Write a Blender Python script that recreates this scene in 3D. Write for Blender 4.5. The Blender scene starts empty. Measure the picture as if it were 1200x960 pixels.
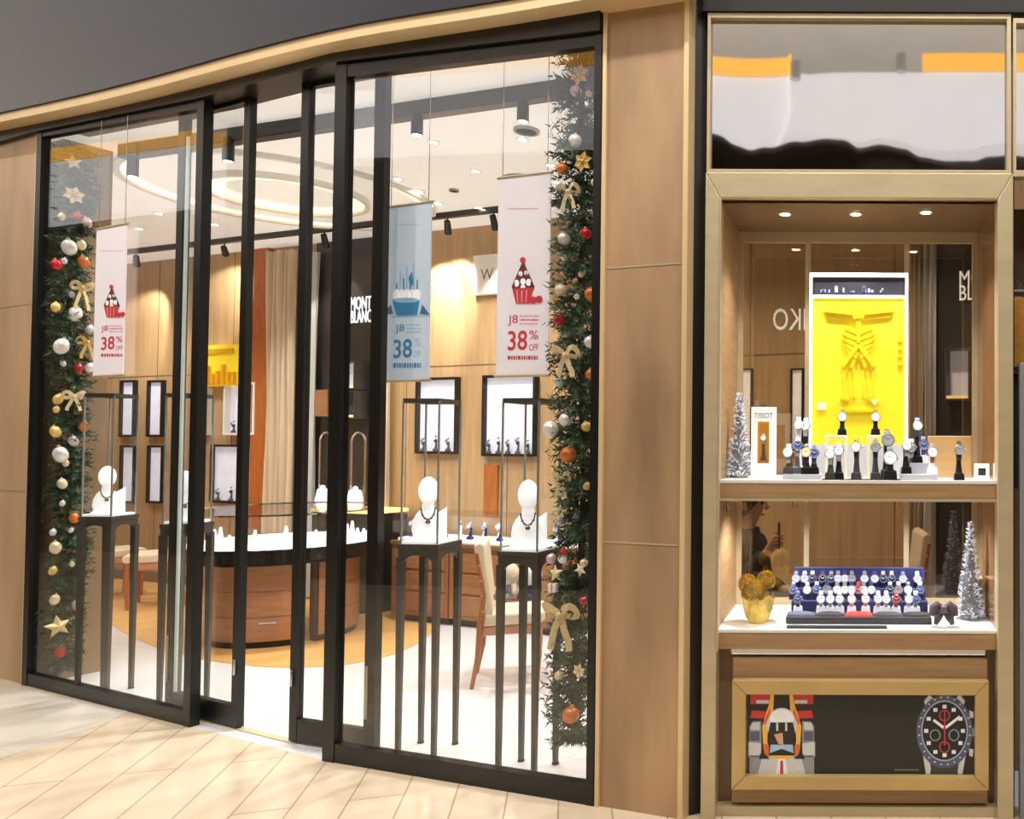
import bpy, math, random
from mathutils import Vector, Matrix
random.seed(7)
sc = bpy.context.scene
COL = sc.collection
PI = math.pi
# ------------------------------------------------------------------ camera
F, PPX, PPY = 960.0, 1000.0, 493.0
PITCH, ROLL, CAMH = 0.024, 0.004, 1.5
_f = Vector((0, math.cos(PITCH), math.sin(PITCH)))
_u0 = Vector((0, -math.sin(PITCH), math.cos(PITCH)))
_r0 = Vector((1, 0, 0))
_r = _r0*math.cos(ROLL) + _u0*math.sin(ROLL)
_u = _u0*math.cos(ROLL) - _r0*math.sin(ROLL)
EYE = Vector((0, 0, CAMH))
cam_d = bpy.data.cameras.new('camera')
cam = bpy.data.objects.new('camera', cam_d)
COL.objects.link(cam)
cam_d.sensor_width = 36.0
cam_d.lens = F/1200*36.0
cam_d.shift_x = -(PPX-600)/1200
cam_d.shift_y = (PPY-480)/1200
cam_d.clip_start = 0.02
m3 = Matrix((_r, _u, -_f)).transposed()
cam.matrix_world = Matrix.Translation(EYE) @ m3.to_4x4()
sc.camera = cam
def ray(px, py):
    return _f + _r*((px-PPX)/F) + _u*((PPY-py)/F)
def at(px, py, Y):                      # point of the view ray at depth Y
    d = ray(px, py); return EYE + d*(Y/d.y)
def hz(px, py, z):                      # point of the view ray at height z
    d = ray(px, py); return EYE + d*((z-CAMH)/d.z)
def fl(px, py): return hz(px, py, 0.0)
class Fr:
    """upright plane: u along it, z up, d towards the viewer"""
    def __init__(s, p, yaw):
        s.p = Vector((p[0], p[1], 0)); s.yaw = yaw
        s.t = Vector((math.cos(yaw), math.sin(yaw), 0)); s.n = Vector((math.sin(yaw), -math.cos(yaw), 0))
    def w(s, u, z, d=0.0):
        q = s.p + s.t*u + s.n*d; return Vector((q.x, q.y, z))
    def uz(s, px, py, d=0.0):
        dr = ray(px, py); o = s.p + s.n*d
        k = (o-EYE).dot(s.n)/dr.dot(s.n); q = EYE + dr*k
        return (q-s.p).dot(s.t), q.z
# ------------------------------------------------------------------ mesh builder
class MB:
    def __init__(s): s.v=[]; s.f=[]; s.m=[]
    def add(s, vs, fs, mi=0):
        n=len(s.v); s.v += [Vector(v) for v in vs]
        for f in fs: s.f.append([i+n for i in f]); s.m.append(mi)
        return s
    def box(s, c, sz, rz=0, mi=0, top=1.0):
        hx,hy,h=sz[0]/2,sz[1]/2,sz[2]/2; R=Matrix.Rotation(rz,3,'Z'); vs=[]
        for z,k in ((-h,1.0),(h,top)):
            for x,y in ((-hx,-hy),(hx,-hy),(hx,hy),(-hx,hy)):
                vs.append(R@Vector((x*k,y*k,z))+Vector(c))
        return s.add(vs,[(3,2,1,0),(4,5,6,7),(0,1,5,4),(1,2,6,5),(2,3,7,6),(3,0,4,7)],mi)
    def fbox(s, fr, u0,u1,z0,z1,d0,d1,mi=0):
        if u0>u1: u0,u1=u1,u0
        if z0>z1: z0,z1=z1,z0
        if d0<d1: d0,d1=d1,d0        # d0 = front
        vs=[fr.w(u,z,d) for z in (z0,z1) for (u,d) in ((u0,d0),(u1,d0),(u1,d1),(u0,d1))]
        return s.add(vs,[(3,2,1,0),(4,5,6,7),(0,1,5,4),(1,2,6,5),(2,3,7,6),(3,0,4,7)],mi)
    def fprism(s, fr, poly, d0, d1, mi=0):
        a=sum(poly[i][0]*poly[(i+1)%len(poly)][1]-poly[(i+1)%len(poly)][0]*poly[i][1] for i in range(len(poly)))
        if a<0: poly=poly[::-1]
        if d0<d1: d0,d1=d1,d0
        n=len(poly)
        vs=[fr.w(u,z,d0) for u,z in poly]+[fr.w(u,z,d1) for u,z in poly]
        fs=[tuple(range(n)),tuple(range(2*n-1,n-1,-1))]+[(i,i+n,(i+1)%n+n,(i+1)%n) for i in range(n)]
        return s.add(vs,fs,mi)
    def fpoly(s, fr, poly, d, mi=0):
        a=sum(poly[i][0]*poly[(i+1)%len(poly)][1]-poly[(i+1)%len(poly)][0]*poly[i][1] for i in range(len(poly)))
        if a<0: poly=poly[::-1]
        return s.add([fr.w(u,z,d) for u,z in poly],[tuple(range(len(poly)))],mi)
    def slab(s, pts, z0, z1, mi=0):      # plan polygon extruded upwards
        a=sum(pts[i][0]*pts[(i+1)%len(pts)][1]-pts[(i+1)%len(pts)][0]*pts[i][1] for i in range(len(pts)))
        if a<0: pts=pts[::-1]
        n=len(pts)
        vs=[(p[0],p[1],z0) for p in pts]+[(p[0],p[1],z1) for p in pts]
        fs=[tuple(range(n-1,-1,-1)),tuple(range(n,2*n))]+[(i,(i+1)%n,(i+1)%n+n,i+n) for i in range(n)]
        return s.add(vs,fs,mi)
    def tube(s, pts, r, n=8, mi=0, cap=True):
        pts=[Vector(p) for p in pts]; k=len(pts); rs=r if isinstance(r,(list,tuple)) else [r]*k
        up=None; rings=[]
        for i,p in enumerate(pts):
            t=(pts[min(i+1,k-1)]-pts[max(i-1,0)])
            t=t.normalized() if t.length>1e-9 else Vector((0,0,1))
            if up is None:
                up=Vector((0,0,1)) if abs(t.z)<.9 else Vector((1,0,0))
            a=(up-t*up.dot(t)).normalized(); up=a; b=t.cross(a)
            rings.append([p+(a*math.cos(2*PI*j/n)+b*math.sin(2*PI*j/n))*rs[i] for j in range(n)])
        vs=[v for q in rings for v in q]
        fs=[(i*n+j,i*n+(j+1)%n,(i+1)*n+(j+1)%n,(i+1)*n+j) for i in range(k-1) for j in range(n)]
        if cap: fs+=[tuple(range(n-1,-1,-1)),tuple((k-1)*n+j for j in range(n))]
        return s.add(vs,fs,mi)
    def lathe(s, prof, c=(0,0,0), n=20, mi=0, M=None, a0=0, a1=2*PI):
        full=abs(a1-a0-2*PI)<1e-6; k=n if full else n+1; vs=[]
        for r,z in prof:
            for j in range(k):
                a=a0+(a1-a0)*j/n; p=Vector((r*math.cos(a),r*math.sin(a),z))
                if M: p=M@p
                vs.append(p+Vector(c))
        fs=[]
        for i in range(len(prof)-1):
            for j in range(n):
                j2=(j+1)%k
                fs.append((i*k+j,i*k+j2,(i+1)*k+j2,(i+1)*k+j))
        if full and prof[0]!=prof[-1]:
            if prof[0][0]>1e-6: fs.append(tuple(range(k-1,-1,-1)))
            if prof[-1][0]>1e-6: fs.append(tuple((len(prof)-1)*k+j for j in range(k)))
        return s.add(vs,fs,mi)
    def ball(s, c, r, n=12, mi=0, sq=(1,1,1)):
        rs=r; vs=[]; h=n//2
        for i in range(h+1):
            th=PI*i/h
            for j in range(n):
                a=2*PI*j/n
                vs.append(Vector(c)+Vector((math.sin(th)*math.cos(a)*sq[0],math.sin(th)*math.sin(a)*sq[1],-math.cos(th)*sq[2]))*r)
        return s.add(vs,[(i*n+j,i*n+(j+1)%n,(i+1)*n+(j+1)%n,(i+1)*n+j) for i in range(h) for j in range(n)],mi)
    def build(s, name, mats, parent=None, smooth=True, bevel=0, local=False, M=None):
        if not isinstance(mats,(list,tuple)): mats=[mats]
        vs=[M@v for v in s.v] if M else s.v
        if parent is not None:
            off=Vector((0,0,0))
            if not local:
                q=parent
                inv=Matrix.Identity(4)
                chain=[]
                while q is not None: chain.append(q); q=q.parent
                for q in reversed(chain):
                    inv = (Matrix.Translation(q.location)@q.rotation_euler.to_matrix().to_4x4()).inverted() @ inv
                vs=[inv@v for v in vs]
        else:
            if vs and not local:
                xs=[v.x for v in vs]; ys=[v.y for v in vs]; zs=[v.z for v in vs]
                off=Vector(((min(xs)+max(xs))/2,(min(ys)+max(ys))/2,min(zs)))
            else: off=Vector((0,0,0))
        vs=[v-off for v in vs]
        me=bpy.data.meshes.new(name)
        me.from_pydata([tuple(v) for v in vs],[],s.f)
        for m in mats: me.materials.append(m)
        if any(s.m): me.polygons.foreach_set('material_index',s.m)
        if smooth and len(me.polygons):
            me.polygons.foreach_set('use_smooth',[True]*len(me.polygons))
            me.set_sharp_from_angle(angle=0.7)
        me.update()
        o=bpy.data.objects.new(name,me); COL.objects.link(o)
        o.location=off
        if parent is not None: o.parent=parent
        if bevel:
            b=o.modifiers.new('bevel','BEVEL'); b.width=bevel; b.segments=2; b.limit_method='ANGLE'
        return o
def tag(o, label=None, cat=None, group=None, kind=None):
    if label: o['label']=label
    if cat: o['category']=cat
    if group: o['group']=group
    if kind: o['kind']=kind
    return o
def thing(name, loc, label, cat, rz=0, group=None):
    o=bpy.data.objects.new(name,None); COL.objects.link(o)
    o.empty_display_size=.05
    o.location=loc; o.rotation_euler=(0,0,rz)
    return tag(o,label,cat,group)
def dup(root, loc, rz=None, label=None, group=None, scale=None):
    r=root.copy(); COL.objects.link(r); r.location=loc
    if rz is not None: r.rotation_euler=(0,0,rz)
    if scale is not None: r.scale=(scale,)*3
    if label: r['label']=label
    if group: r['group']=group
    for ch in list(root.children):
        c=ch.copy(); COL.objects.link(c); c.parent=r
        for g in list(ch.children):
            d=g.copy(); COL.objects.link(d); d.parent=c
    return r
ORD=['first','second','third','fourth','fifth','sixth','seventh','eighth','ninth','tenth','eleventh','twelfth','thirteenth','fourteenth','fifteenth','sixteenth']
_glyph={}
def text_geo(txt, extrude=0, bold=0.0):
    key=(txt,extrude,bold)
    if key in _glyph: return _glyph[key]
    cu=bpy.data.curves.new('t','FONT'); cu.body=txt; cu.extrude=extrude; cu.offset=bold; cu.resolution_u=3; cu.space_line=.85
    ob=bpy.data.objects.new('t',cu); COL.objects.link(ob)
    dg=bpy.context.evaluated_depsgraph_get(); dg.update()
    me=bpy.data.meshes.new_from_object(ob.evaluated_get(dg))
    vs=[tuple(v.co) for v in me.vertices]; fs=[tuple(p.vertices) for p in me.polygons]
    bpy.data.objects.remove(ob); bpy.data.curves.remove(cu); bpy.data.meshes.remove(me)
    _glyph[key]=(vs,fs); return vs,fs
def text_fit(mb, fr, txt, u0,u1,z0,z1, d, mi=0, thick=0, bold=0.0, mirror=False):
    vs,fs=text_geo(txt,.5 if thick else 0,bold)
    xs=[v[0] for v in vs]; ys=[v[1] for v in vs]
    ax=(u1-u0)/(max(xs)-min(xs)); ay=(z1-z0)/(max(ys)-min(ys))
    out=[]
    for v in vs:
        fx=(v[0]-min(xs))*ax
        u=u1-fx if mirror else u0+fx
        out.append(fr.w(u, z0+(v[1]-min(ys))*ay, d+(v[2]*thick)))
    if mirror: fs=[tuple(reversed(f)) for f in fs]
    mb.add(out,fs,mi)
# ------------------------------------------------------------------ materials
def _mat(name):
    m=bpy.data.materials.new(name); m.use_nodes=True
    nt=m.node_tree; b=nt.nodes['Principled BSDF']; return m,nt,b
def L(c):  # sRGB 0-255 -> linear
    o=[]
    for x in c:
        x/=255.0; o.append(x/12.92 if x<=.04045 else ((x+.055)/1.055)**2.4)
    return (*o,1)
def pm(name, rgb, rough=.5, metal=0, var=.12, scale=8, stretch=(1,1,1), emit=0, bump=0, coat=0, spec=None):
    m,nt,b=_mat(name); c=L(rgb)
    b.inputs['Roughness'].default_value=rough; b.inputs['Metallic'].default_value=metal
    if coat: b.inputs['Coat Weight'].default_value=coat; b.inputs['Coat Roughness'].default_value=.08
    if spec is not None: b.inputs['Specular IOR Level'].default_value=spec
    tc=nt.nodes.new('ShaderNodeTexCoord'); mp=nt.nodes.new('ShaderNodeMapping'); mp.inputs['Scale'].default_value=stretch
    nz=nt.nodes.new('ShaderNodeTexNoise'); nz.inputs['Scale'].default_value=scale; nz.inputs['Detail'].default_value=4
    rp=nt.nodes.new('ShaderNodeValToRGB')
    rp.color_ramp.elements[0].position=.3; rp.color_ramp.elements[1].position=.7
    rp.color_ramp.elements[0].color=(*[x*(1-var) for x in c[:3]],1)
    rp.color_ramp.elements[1].color=(*[min(1,x*(1+var)) for x in c[:3]],1)
    nt.links.new(tc.outputs['Object'],mp.inputs['Vector']); nt.links.new(mp.outputs['Vector'],nz.inputs['Vector'])
    nt.links.new(nz.outputs['Fac'],rp.inputs['Fac']); nt.links.new(rp.outputs['Color'],b.inputs['Base Color'])
    if emit:
        b.inputs['Emission Strength'].default_value=emit; nt.links.new(rp.outputs['Color'],b.inputs['Emission Color'])
    if bump:
        bp=nt.nodes.new('ShaderNodeBump'); bp.inputs['Strength'].default_value=bump; bp.inputs['Distance'].default_value=.01
        nt.links.new(nz.outputs['Fac'],bp.inputs['Height']); nt.links.new(bp.outputs['Normal'],b.inputs['Normal'])
    return m
def glass_mat(name, base=.05, edge=.55, tint=(1,1,1), rough=0.0):
    m,nt,b=_mat(name); nt.nodes.remove(b)
    out=nt.nodes['Material Output']
    tr=nt.nodes.new('ShaderNodeBsdfTransparent'); tr.inputs['Color'].default_value=(*tint,1)
    gl=nt.nodes.new('ShaderNodeBsdfGlossy'); gl.inputs['Roughness'].default_value=rough
    lw=nt.nodes.new('ShaderNodeLayerWeight'); lw.inputs['Blend'].default_value=.5
    pw=nt.nodes.new('ShaderNodeMath'); pw.operation='POWER'; pw.inputs[1].default_value=4
    ma=nt.nodes.new('ShaderNodeMath'); ma.operation='MULTIPLY_ADD'; ma.inputs[1].default_value=edge; ma.inputs[2].default_value=base
    mx=nt.nodes.new('ShaderNodeMixShader')
    nt.links.new(lw.outputs['Facing'],pw.inputs[0]); nt.links.new(pw.outputs[0],ma.inputs[0]); nt.links.new(ma.outputs[0],mx.inputs['Fac'])
    nt.links.new(tr.outputs[0],mx.inputs[1]); nt.links.new(gl.outputs[0],mx.inputs[2]); nt.links.new(mx.outputs[0],out.inputs['Surface'])
    return m
def tile_mat(name, c1, c2, mort, rot, w, h, rough, msize=.004, var=.06):
    m,nt,b=_mat(name)
    tc=nt.nodes.new('ShaderNodeTexCoord'); mp=nt.nodes.new('ShaderNodeMapping'); mp.inputs['Rotation'].default_value=(0,0,rot)
    br=nt.nodes.new('ShaderNodeTexBrick'); br.inputs['Scale'].default_value=1.0
    br.inputs['Color1'].default_value=L(c1); br.inputs['Color2'].default_value=L(c2); br.inputs['Mortar'].default_value=L(mort)
    br.inputs['Brick Width'].default_value=w; br.inputs['Row Height'].default_value=h; br.inputs['Mortar Size'].default_value=msize
    br.inputs['Mortar Smooth'].default_value=.3
    nz=nt.nodes.new('ShaderNodeTexNoise'); nz.inputs['Scale'].default_value=3; nz.inputs['Detail'].default_value=6
    mx=nt.nodes.new('ShaderNodeMix'); mx.data_type='RGBA'; mx.blend_type='MULTIPLY'; mx.inputs['Factor'].default_value=1
    rp=nt.nodes.new('ShaderNodeValToRGB'); rp.color_ramp.elements[0].color=(1-var*2,)*3+(1,); rp.color_ramp.elements[1].color=(1,1,1,1)
    nt.links.new(tc.outputs['Object'],mp.inputs['Vector']); nt.links.new(mp.outputs['Vector'],br.inputs['Vector']); nt.links.new(mp.outputs['Vector'],nz.inputs['Vector'])
    nt.links.new(nz.outputs['Fac'],rp.inputs['Fac']); nt.links.new(br.outputs['Color'],mx.inputs['A']); nt.links.new(rp.outputs['Color'],mx.inputs['B'])
    nt.links.new(mx.outputs['Result'],b.inputs['Base Color']); b.inputs['Roughness'].default_value=rough
    return m
def emis(name, rgb, s):
    m,nt,b=_mat(name)
    b.inputs['Base Color'].default_value=L(rgb); b.inputs['Emission Color'].default_value=L(rgb); b.inputs['Emission Strength'].default_value=s
    return m
M={}
M['black']=pm('black_metal',(22,22,21),.35,.0,.1,20)
M['blackgloss']=pm('black_gloss',(20,20,20),.12,.0,.1,10,coat=.5)
M['fascia']=pm('dark_fascia',(32,38,56),.28,.4,.08,2,coat=.3)
M['gold']=pm('champagne_gold_strip',(238,210,162),.42,.25,.05,6)
M['champ']=pm('champagne_frame',(206,190,154),.4,.25,.06,5,(1,1,4))
M['champlight']=pm('pale_champagne',(205,190,160),.4,.3,.04,5)
M['pillar']=pm('bronze_stone',(184,151,116),.36,.12,.32,1.6,(2.2,2.2,.55))
M['pillar2']=pm('pale_bronze_stone',(212,178,140),.45,.1,.2,1.6,(2.2,2.2,.5))
M['wood']=pm('honey_wood_wall',(182,150,108),.4,0,.14,3,(9,9,.5),coat=.15)
M['wooddark']=pm('brown_wood',(124,98,70),.42,0,.16,4,(8,8,.6),coat=.1)
M['woodred']=pm('red_brown_wood',(158,112,76),.4,0,.14,4,(1.5,1.5,9),coat=.2)
M['woodshelf']=pm('shelf_wood',(172,138,98),.45,0,.16,4,(1,1,12))
M['woodorange']=pm('orange_wood',(172,98,44),.4,0,.18,6,(6,6,1))
M['ceil']=pm('white_ceiling',(232,230,224),.8,0,.02,3,emit=.42)  # ceiling is no lamp; glow added to the paint as soft fill
M['ceilring']=emis('cove_ring_glow',(255,240,205),1.15)
M['shopfloor']=tile_mat('white_marble_floor',(226,226,226),(234,233,231),(205,203,200),.3,.8,.8,.16,.003,.04)
M['mallfloor']=tile_mat('cream_plank_tile',(228,208,180),(233,214,187),(180,154,124),math.radians(-109),1.25,.205,.14,.0035,.05)
M['mallwhite']=tile_mat('white_terrazzo',(222,214,200),(226,219,206),(208,200,186),.4,1.2,1.2,.25,.003,.08)
M['rug']=pm('honey_inlay',(214,166,98),.45,0,.1,5,(1,1,1))
M['white']=pm('white_paint',(238,236,230),.5,0,.03,5)
M['whitelit']=pm('white_lit',(246,246,250),.5,0,.02,5,emit=.5)
M['whiteglow']=pm('white_display',(248,248,248),.6,0,.02,5,emit=.46)  # glow in the material makes unlit display pieces look brightly lit
M['lav']=pm('pale_lavender_panel',(222,224,240),.5,0,.04,9,emit=.42)
M['lav2']=pm('pale_grey_panel',(208,208,220),.5,0,.04,9,emit=.06)
M['steel']=pm('steel',(200,202,205),.22,.9,.05,12)
M['chrome']=pm('chrome',(225,226,228),.08,1,.02,5)
M['greymetal']=pm('grey_metal',(78,76,72),.4,.2,.1,10)
M['glass']=glass_mat('shop_glass',.052,.5)
M['glass2']=glass_mat('case_glass',.035,.5)
M['vitrine']=glass_mat('vitrine_glass',.022,.25)
M['backglass']=glass_mat('bronze_back_glass',.10,.4,(.70,.63,.54))
M['mirror']=pm('dark_mirror',(184,181,178),.03,1,.02,3)
M['seal']=pm('pale_glass_edge',(206,222,212),.3,0,.05,8,emit=.15)
M['green']=pm('fir_green',(42,74,46),.6,0,.45,40)
M['green2']=pm('fir_green_light',(74,104,72),.6,0,.35,40)
M['cream']=pm('cream_fabric',(226,210,180),.8,0,.05,60)
M['beige']=pm('beige_curtain',(206,188,160),.8,0,.1,14,(1,1,.1))
M['greycurtain']=pm('grey_curtain',(210,210,206),.8,0,.08,14,(1,1,.1))
M['mall_white']=pm('mall_bulkhead',(236,236,240),.7,0,.02,2,emit=1.25)  # added glow, so the bulkhead reflects as a pale veil in the glass
M['mall_ceil']=pm('mall_ceiling',(226,220,208),.8,0,.03,2,emit=.62)  # plain ceiling with added glow that helps light the mall
M['mall_dark']=pm('mall_dark_wall',(66,54,42),.7,0,.3,1.5)
M['cove']=emis('golden_cove',(255,186,84),1.7)
def flat(name,rgb,e=0,rough=.55,var=.04,metal=0): 
    if name not in M: M[name]=pm(name,rgb,rough,metal,var,30,emit=e)
    return M[name]
# ------------------------------------------------------------------ plan of the shop front
PA,PB,PC,PD=[fl(*p) for p in ((28,802),(225,852),(380,891),(697,944))]
def yaw(a,b): return math.atan2(b.y-a.y,b.x-a.x)
fAB=Fr(PA,yaw(PA,PB)); fCD=Fr(PC,yaw(PC,PD)); fBC=Fr(PB,yaw(PB,PC))
L1,L2=fl(277,856),fl(338,871)
fL1=Fr(L1,yaw(PA,PB)); fL2=Fr(L2,yaw(PC,PD))
lenAB=(PB-PA).length; lenCD=(PD-PC).length; lenBC=(PC-PB).length
ZC=3.36
ZS=3.30                                     # show window plane
fS=Fr((0,ZS),0)
PPR=fl(800,961)                             # right foot of the bronze pillar
EXT_L=fAB.w(-5.8,0)                         # shop front carried on to the left
# ---- back wall of the shop
fW=Fr((-2.58,6.87),math.atan2(-.359,1))
def wall_y(x): return 6.87-.359*(x+2.58)
# ---- floors
inner=[(-10.2,EXT_L.y+.1),(PA.x,PA.y),(PB.x,PB.y),(PC.x,PC.y),(PD.x,PD.y),(PPR.x,PPR.y+.05),(-.56,ZS+.62),(1.6,ZS+.62),(1.6,wall_y(1.6)+.05),(-10.2,wall_y(-10.2)+.05)]
tag(MB().slab(inner,-.06,0).build('floor_shop',M['shopfloor'],smooth=False),kind='structure')
outer=[(5,-4.5),(5,ZS+.1),(-.56,ZS+.1),(-.56,ZS+.62),(PPR.x,PPR.y+.05),(PD.x,PD.y),(PC.x,PC.y),(PB.x,PB.y),(PA.x,PA.y),(EXT_L.x,EXT_L.y),(-13,EXT_L.y),(-13,-4.5)]
tag(MB().slab(outer,-.06,0).build('floor',M['mallfloor'],smooth=False),kind='structure')
wp=[fl(-160,965),fl(0,890),fl(45,876),fl(95,859),fl(135,843),fl(150,834),fAB.w(.62,0,.03),fAB.w(-1.6,0,.03)]
tag(MB().slab([(p.x,p.y) for p in wp],-.03,.0025).build('floor_border',M['mallwhite'],smooth=False),kind='structure')
# ---- shop ceiling and walls
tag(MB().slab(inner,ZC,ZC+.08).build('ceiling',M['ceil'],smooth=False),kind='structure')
mb=MB(); uL=fW.uz(-400,500)[0]
mb.fbox(fW,-8.4,4.9,-.02,ZC,0,-.12,0)
for u in [x*1.15-8.45 for x in range(12)]:
    mb.fbox(fW,u,u+.008,0,ZC,.003,-.01,1)
mb.fbox(fW,-8.3,4.8,2.14,2.148,.003,-.01,1)
tag(mb.build('wall_back',[M['wood'],M['wooddark']],smooth=False),kind='structure')
tag(MB().fbox(fW,-8.3,4.8,0,.1,.03,0).build('baseboard_back',M['wooddark'],smooth=False),kind='structure')
tag(MB().slab([(-10.3,EXT_L.y+.12),(-10.2,EXT_L.y+.12),(-10.2,wall_y(-10.2)),(-10.3,wall_y(-10.3))],-.02,ZC).build('wall_left',M['wood'],smooth=False),kind='structure')
tag(MB().slab([(1.6,ZS+.62),(1.7,ZS+.62),(1.7,wall_y(1.7)),(1.6,wall_y(1.6))],-.02,ZC).build('wall_right',M['wood'],smooth=False),kind='structure')
# ---- front wall: bronze pillars, gold strips
def stile_u(fr,px,py): return fr.uz(px,py)[0]
fP=Fr(PD,yaw(PD,PPR)); lenP=(PPR-PD).length
mb=MB(); mb.fbox(fP,.02,lenP-.012,-.02,3.62,-.0,-.16,0)
for z in (2.206,1.075): mb.fbox(fP,.03,lenP-.03,z,z+.006,.002,-.01,1)
tag(mb.build('wall_front_right',[M['pillar'],M['champlight']],smooth=False),kind='structure')
tag(MB().fbox(fP,.006,.024,-.0,3.62,.012,-.05).build('trim_1',M['gold'],smooth=False),kind='structure')
tag(MB().fbox(fP,lenP-.018,lenP+.004,-.0,3.62,.012,-.05).build('trim_2',M['gold'],smooth=False),kind='structure')
mb=MB(); mb.fbox(fAB,-5.8,-.016,-.02,3.62,0,-.035,0)
for z in (2.317,1.164): mb.fbox(fAB,-5.8,-.02,z,z+.006,.002,-.01,1)
tag(mb.build('wall_front_left',[M['pillar2'],M['champlight']],smooth=False),kind='structure')
tag(MB().fbox(fAB,-.02,-.004,0,3.6,.008,-.034).build('trim_3',M['gold'],smooth=False),kind='structure')
# black reveal between pillar and show window
SU0=fS.uz(825,600)[0]; SU1=fS.uz(1190,600)[0]
mb=MB(); mb.slab([(PPR.x+.004,PPR.y+.03),(SU0-.002,ZS+.03),(SU0-.002,ZS+.5),(PPR.x+.004,PPR.y+.25)],-.02,3.7)
tag(mb.build('trim_4',M['black'],smooth=False),kind='structure')
# ---- header and fascia following the curved plan
def offs(fr,u,d): q=fr.w(u,0,d); return (q.x,q.y)
def header_pts(d):
    return [offs(fAB,-5.8,d),offs(fAB,0,d),offs(fAB,lenAB,d),offs(fCD,0,d),offs(fCD,lenCD,d),offs(fP,lenP,d)]
def ribbon(front,back,zb,zt,mat,name):
    mb=MB(); n=len(front); vs=[]
    for i in range(n):
        vs+=[(*front[i],zb[i]),(*front[i],zt[i]),(*back[i],zt[i]),(*back[i],zb[i])]
    fs=[]
    for i in range(n-1):
        a,b=i*4,(i+1)*4
        for k in range(4): fs.append((a+k,b+k,b+(k+1)%4,a+(k+1)%4)[::-1])
    fs+=[(0,1,2,3),((n-1)*4+3,(n-1)*4+2,(n-1)*4+1,(n-1)*4)]
    mb.add(vs,fs); o=mb.build(name,mat,smooth=True); return o
zhead=[3.42,3.372,3.285,3.275,3.20,3.2]
H=header_pts(.03)[:5]; HB=header_pts(-.14)[:5]
tag(ribbon(H,HB,zhead[:5],[3.62]*5,M['black'],'trim_5'),kind='structure')
# fascia: smoothed curve a little in front
def catmull(P,n=6):
    P=[P[0]]+list(P)+[P[-1]]; out=[]
    for i in range(1,len(P)-2):
        for k in range(n):
            t=k/n; p0,p1,p2,p3=P[i-1],P[i],P[i+1],P[i+2]
            out.append(tuple(.5*((2*p1[j])+(-p0[j]+p2[j])*t+(2*p0[j]-5*p1[j]+4*p2[j]-p3[j])*t*t+(-p0[j]+3*p1[j]-3*p2[j]+p3[j])*t**3) for j in range(len(p1))))
    out.append(tuple(P[-2])); return out
base=[]
def plan_at(px,py,d):     # point of the column px on the shop front, d in front of it
    for fr,a,b in ((fAB,-9,lenAB),(fBC,0,lenBC),(fCD,0,lenCD),(fP,0,9)):
        u,z=fr.uz(px,py,d)
        if a-1e-6<=u<=b+1e-6: q=fr.w(u,0,d); return q.x,q.y,z
    q=fP.w(fP.uz(px,py,d)[0],0,d); return q.x,q.y,fP.uz(px,py,d)[1]
TR=[(-160,176),(0,143),(90,124),(177,103),(301,70),(420,43),(577,18),(665,3),(712,-5),(806,-20)]
pts=[plan_at(px,py,.12) for px,py in TR]
cur=catmull(pts,5)
def off_in(c,k):
    out=[]
    for i in range(len(c)):
        a=c[max(i-1,0)]; b=c[min(i+1,len(c)-1)]; t=Vector((b[0]-a[0],b[1]-a[1])).normalized()
        out.append((c[i][0]+t.y*k*1.0,c[i][1]-t.x*k))   # towards viewer for k>0
    return out
tag(ribbon(off_in(cur,.0),off_in(cur,-.12),[c[2] for c in cur],[c[2]+.052 for c in cur],M['gold'],'trim_6'),kind='structure')
tag(ribbon(off_in(cur,.012),off_in(cur,-.10),[c[2]+.052 for c in cur],[4.6 for c in cur],M['fascia'],'wall_fascia'),kind='structure')
# ---- window and door leaves
def frame_parts(parent, fr, u0,u1,z0,z1l,z1r, wl,wr,wb,wt, d0,d1):
    mb=MB(); k=lambda u: z1l+(z1r-z1l)*(u-u0)/(u1-u0)
    mb.fprism(fr,[(u0,z0),(u0+wl,z0),(u0+wl,k(u0+wl)),(u0,k(u0))],d0,d1)
    mb.fprism(fr,[(u1-wr,z0),(u1,z0),(u1,k(u1)),(u1-wr,k(u1-wr))],d0,d1)
    mb.fprism(fr,[(u0+wl,z0),(u1-wr,z0),(u1-wr,z0+wb),(u0+wl,z0+wb)],d0-.003,d1)
    mb.fprism(fr,[(u0+wl,k(u0+wl)-wt),(u1-wr,k(u1-wr)-wt),(u1-wr,k(u1-wr)),(u0+wl,k(u0+wl))],d0-.003,d1)
    o=mb.build('window_frame',M['black'],parent,smooth=False)
    g=MB(); dm=(d0+d1)/2
    g.fprism(fr,[(u0+wl,z0+wb),(u1-wr,z0+wb),(u1-wr,k(u1-wr)-wt),(u0+wl,k(u0+wl)-wt)],dm+.002,dm-.002)
    g.build('glass_pane',M['glass'],parent,smooth=False)
def emptyS(name,p):
    o=bpy.data.objects.new(name,None); COL.objects.link(o); o.location=p; o.empty_display_size=.05
    return tag(o,kind='structure')
w1=emptyS('window_1',PA)
frame_parts(w1,fAB,0,lenAB,.0,3.40,3.30,.058,.06,.075,.058,.012,-.035)
w2=emptyS('window_2',PC)
frame_parts(w2,fCD,0,lenCD,.0,3.27,3.21,.07,.035,.085,.062,.012,-.035)
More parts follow.
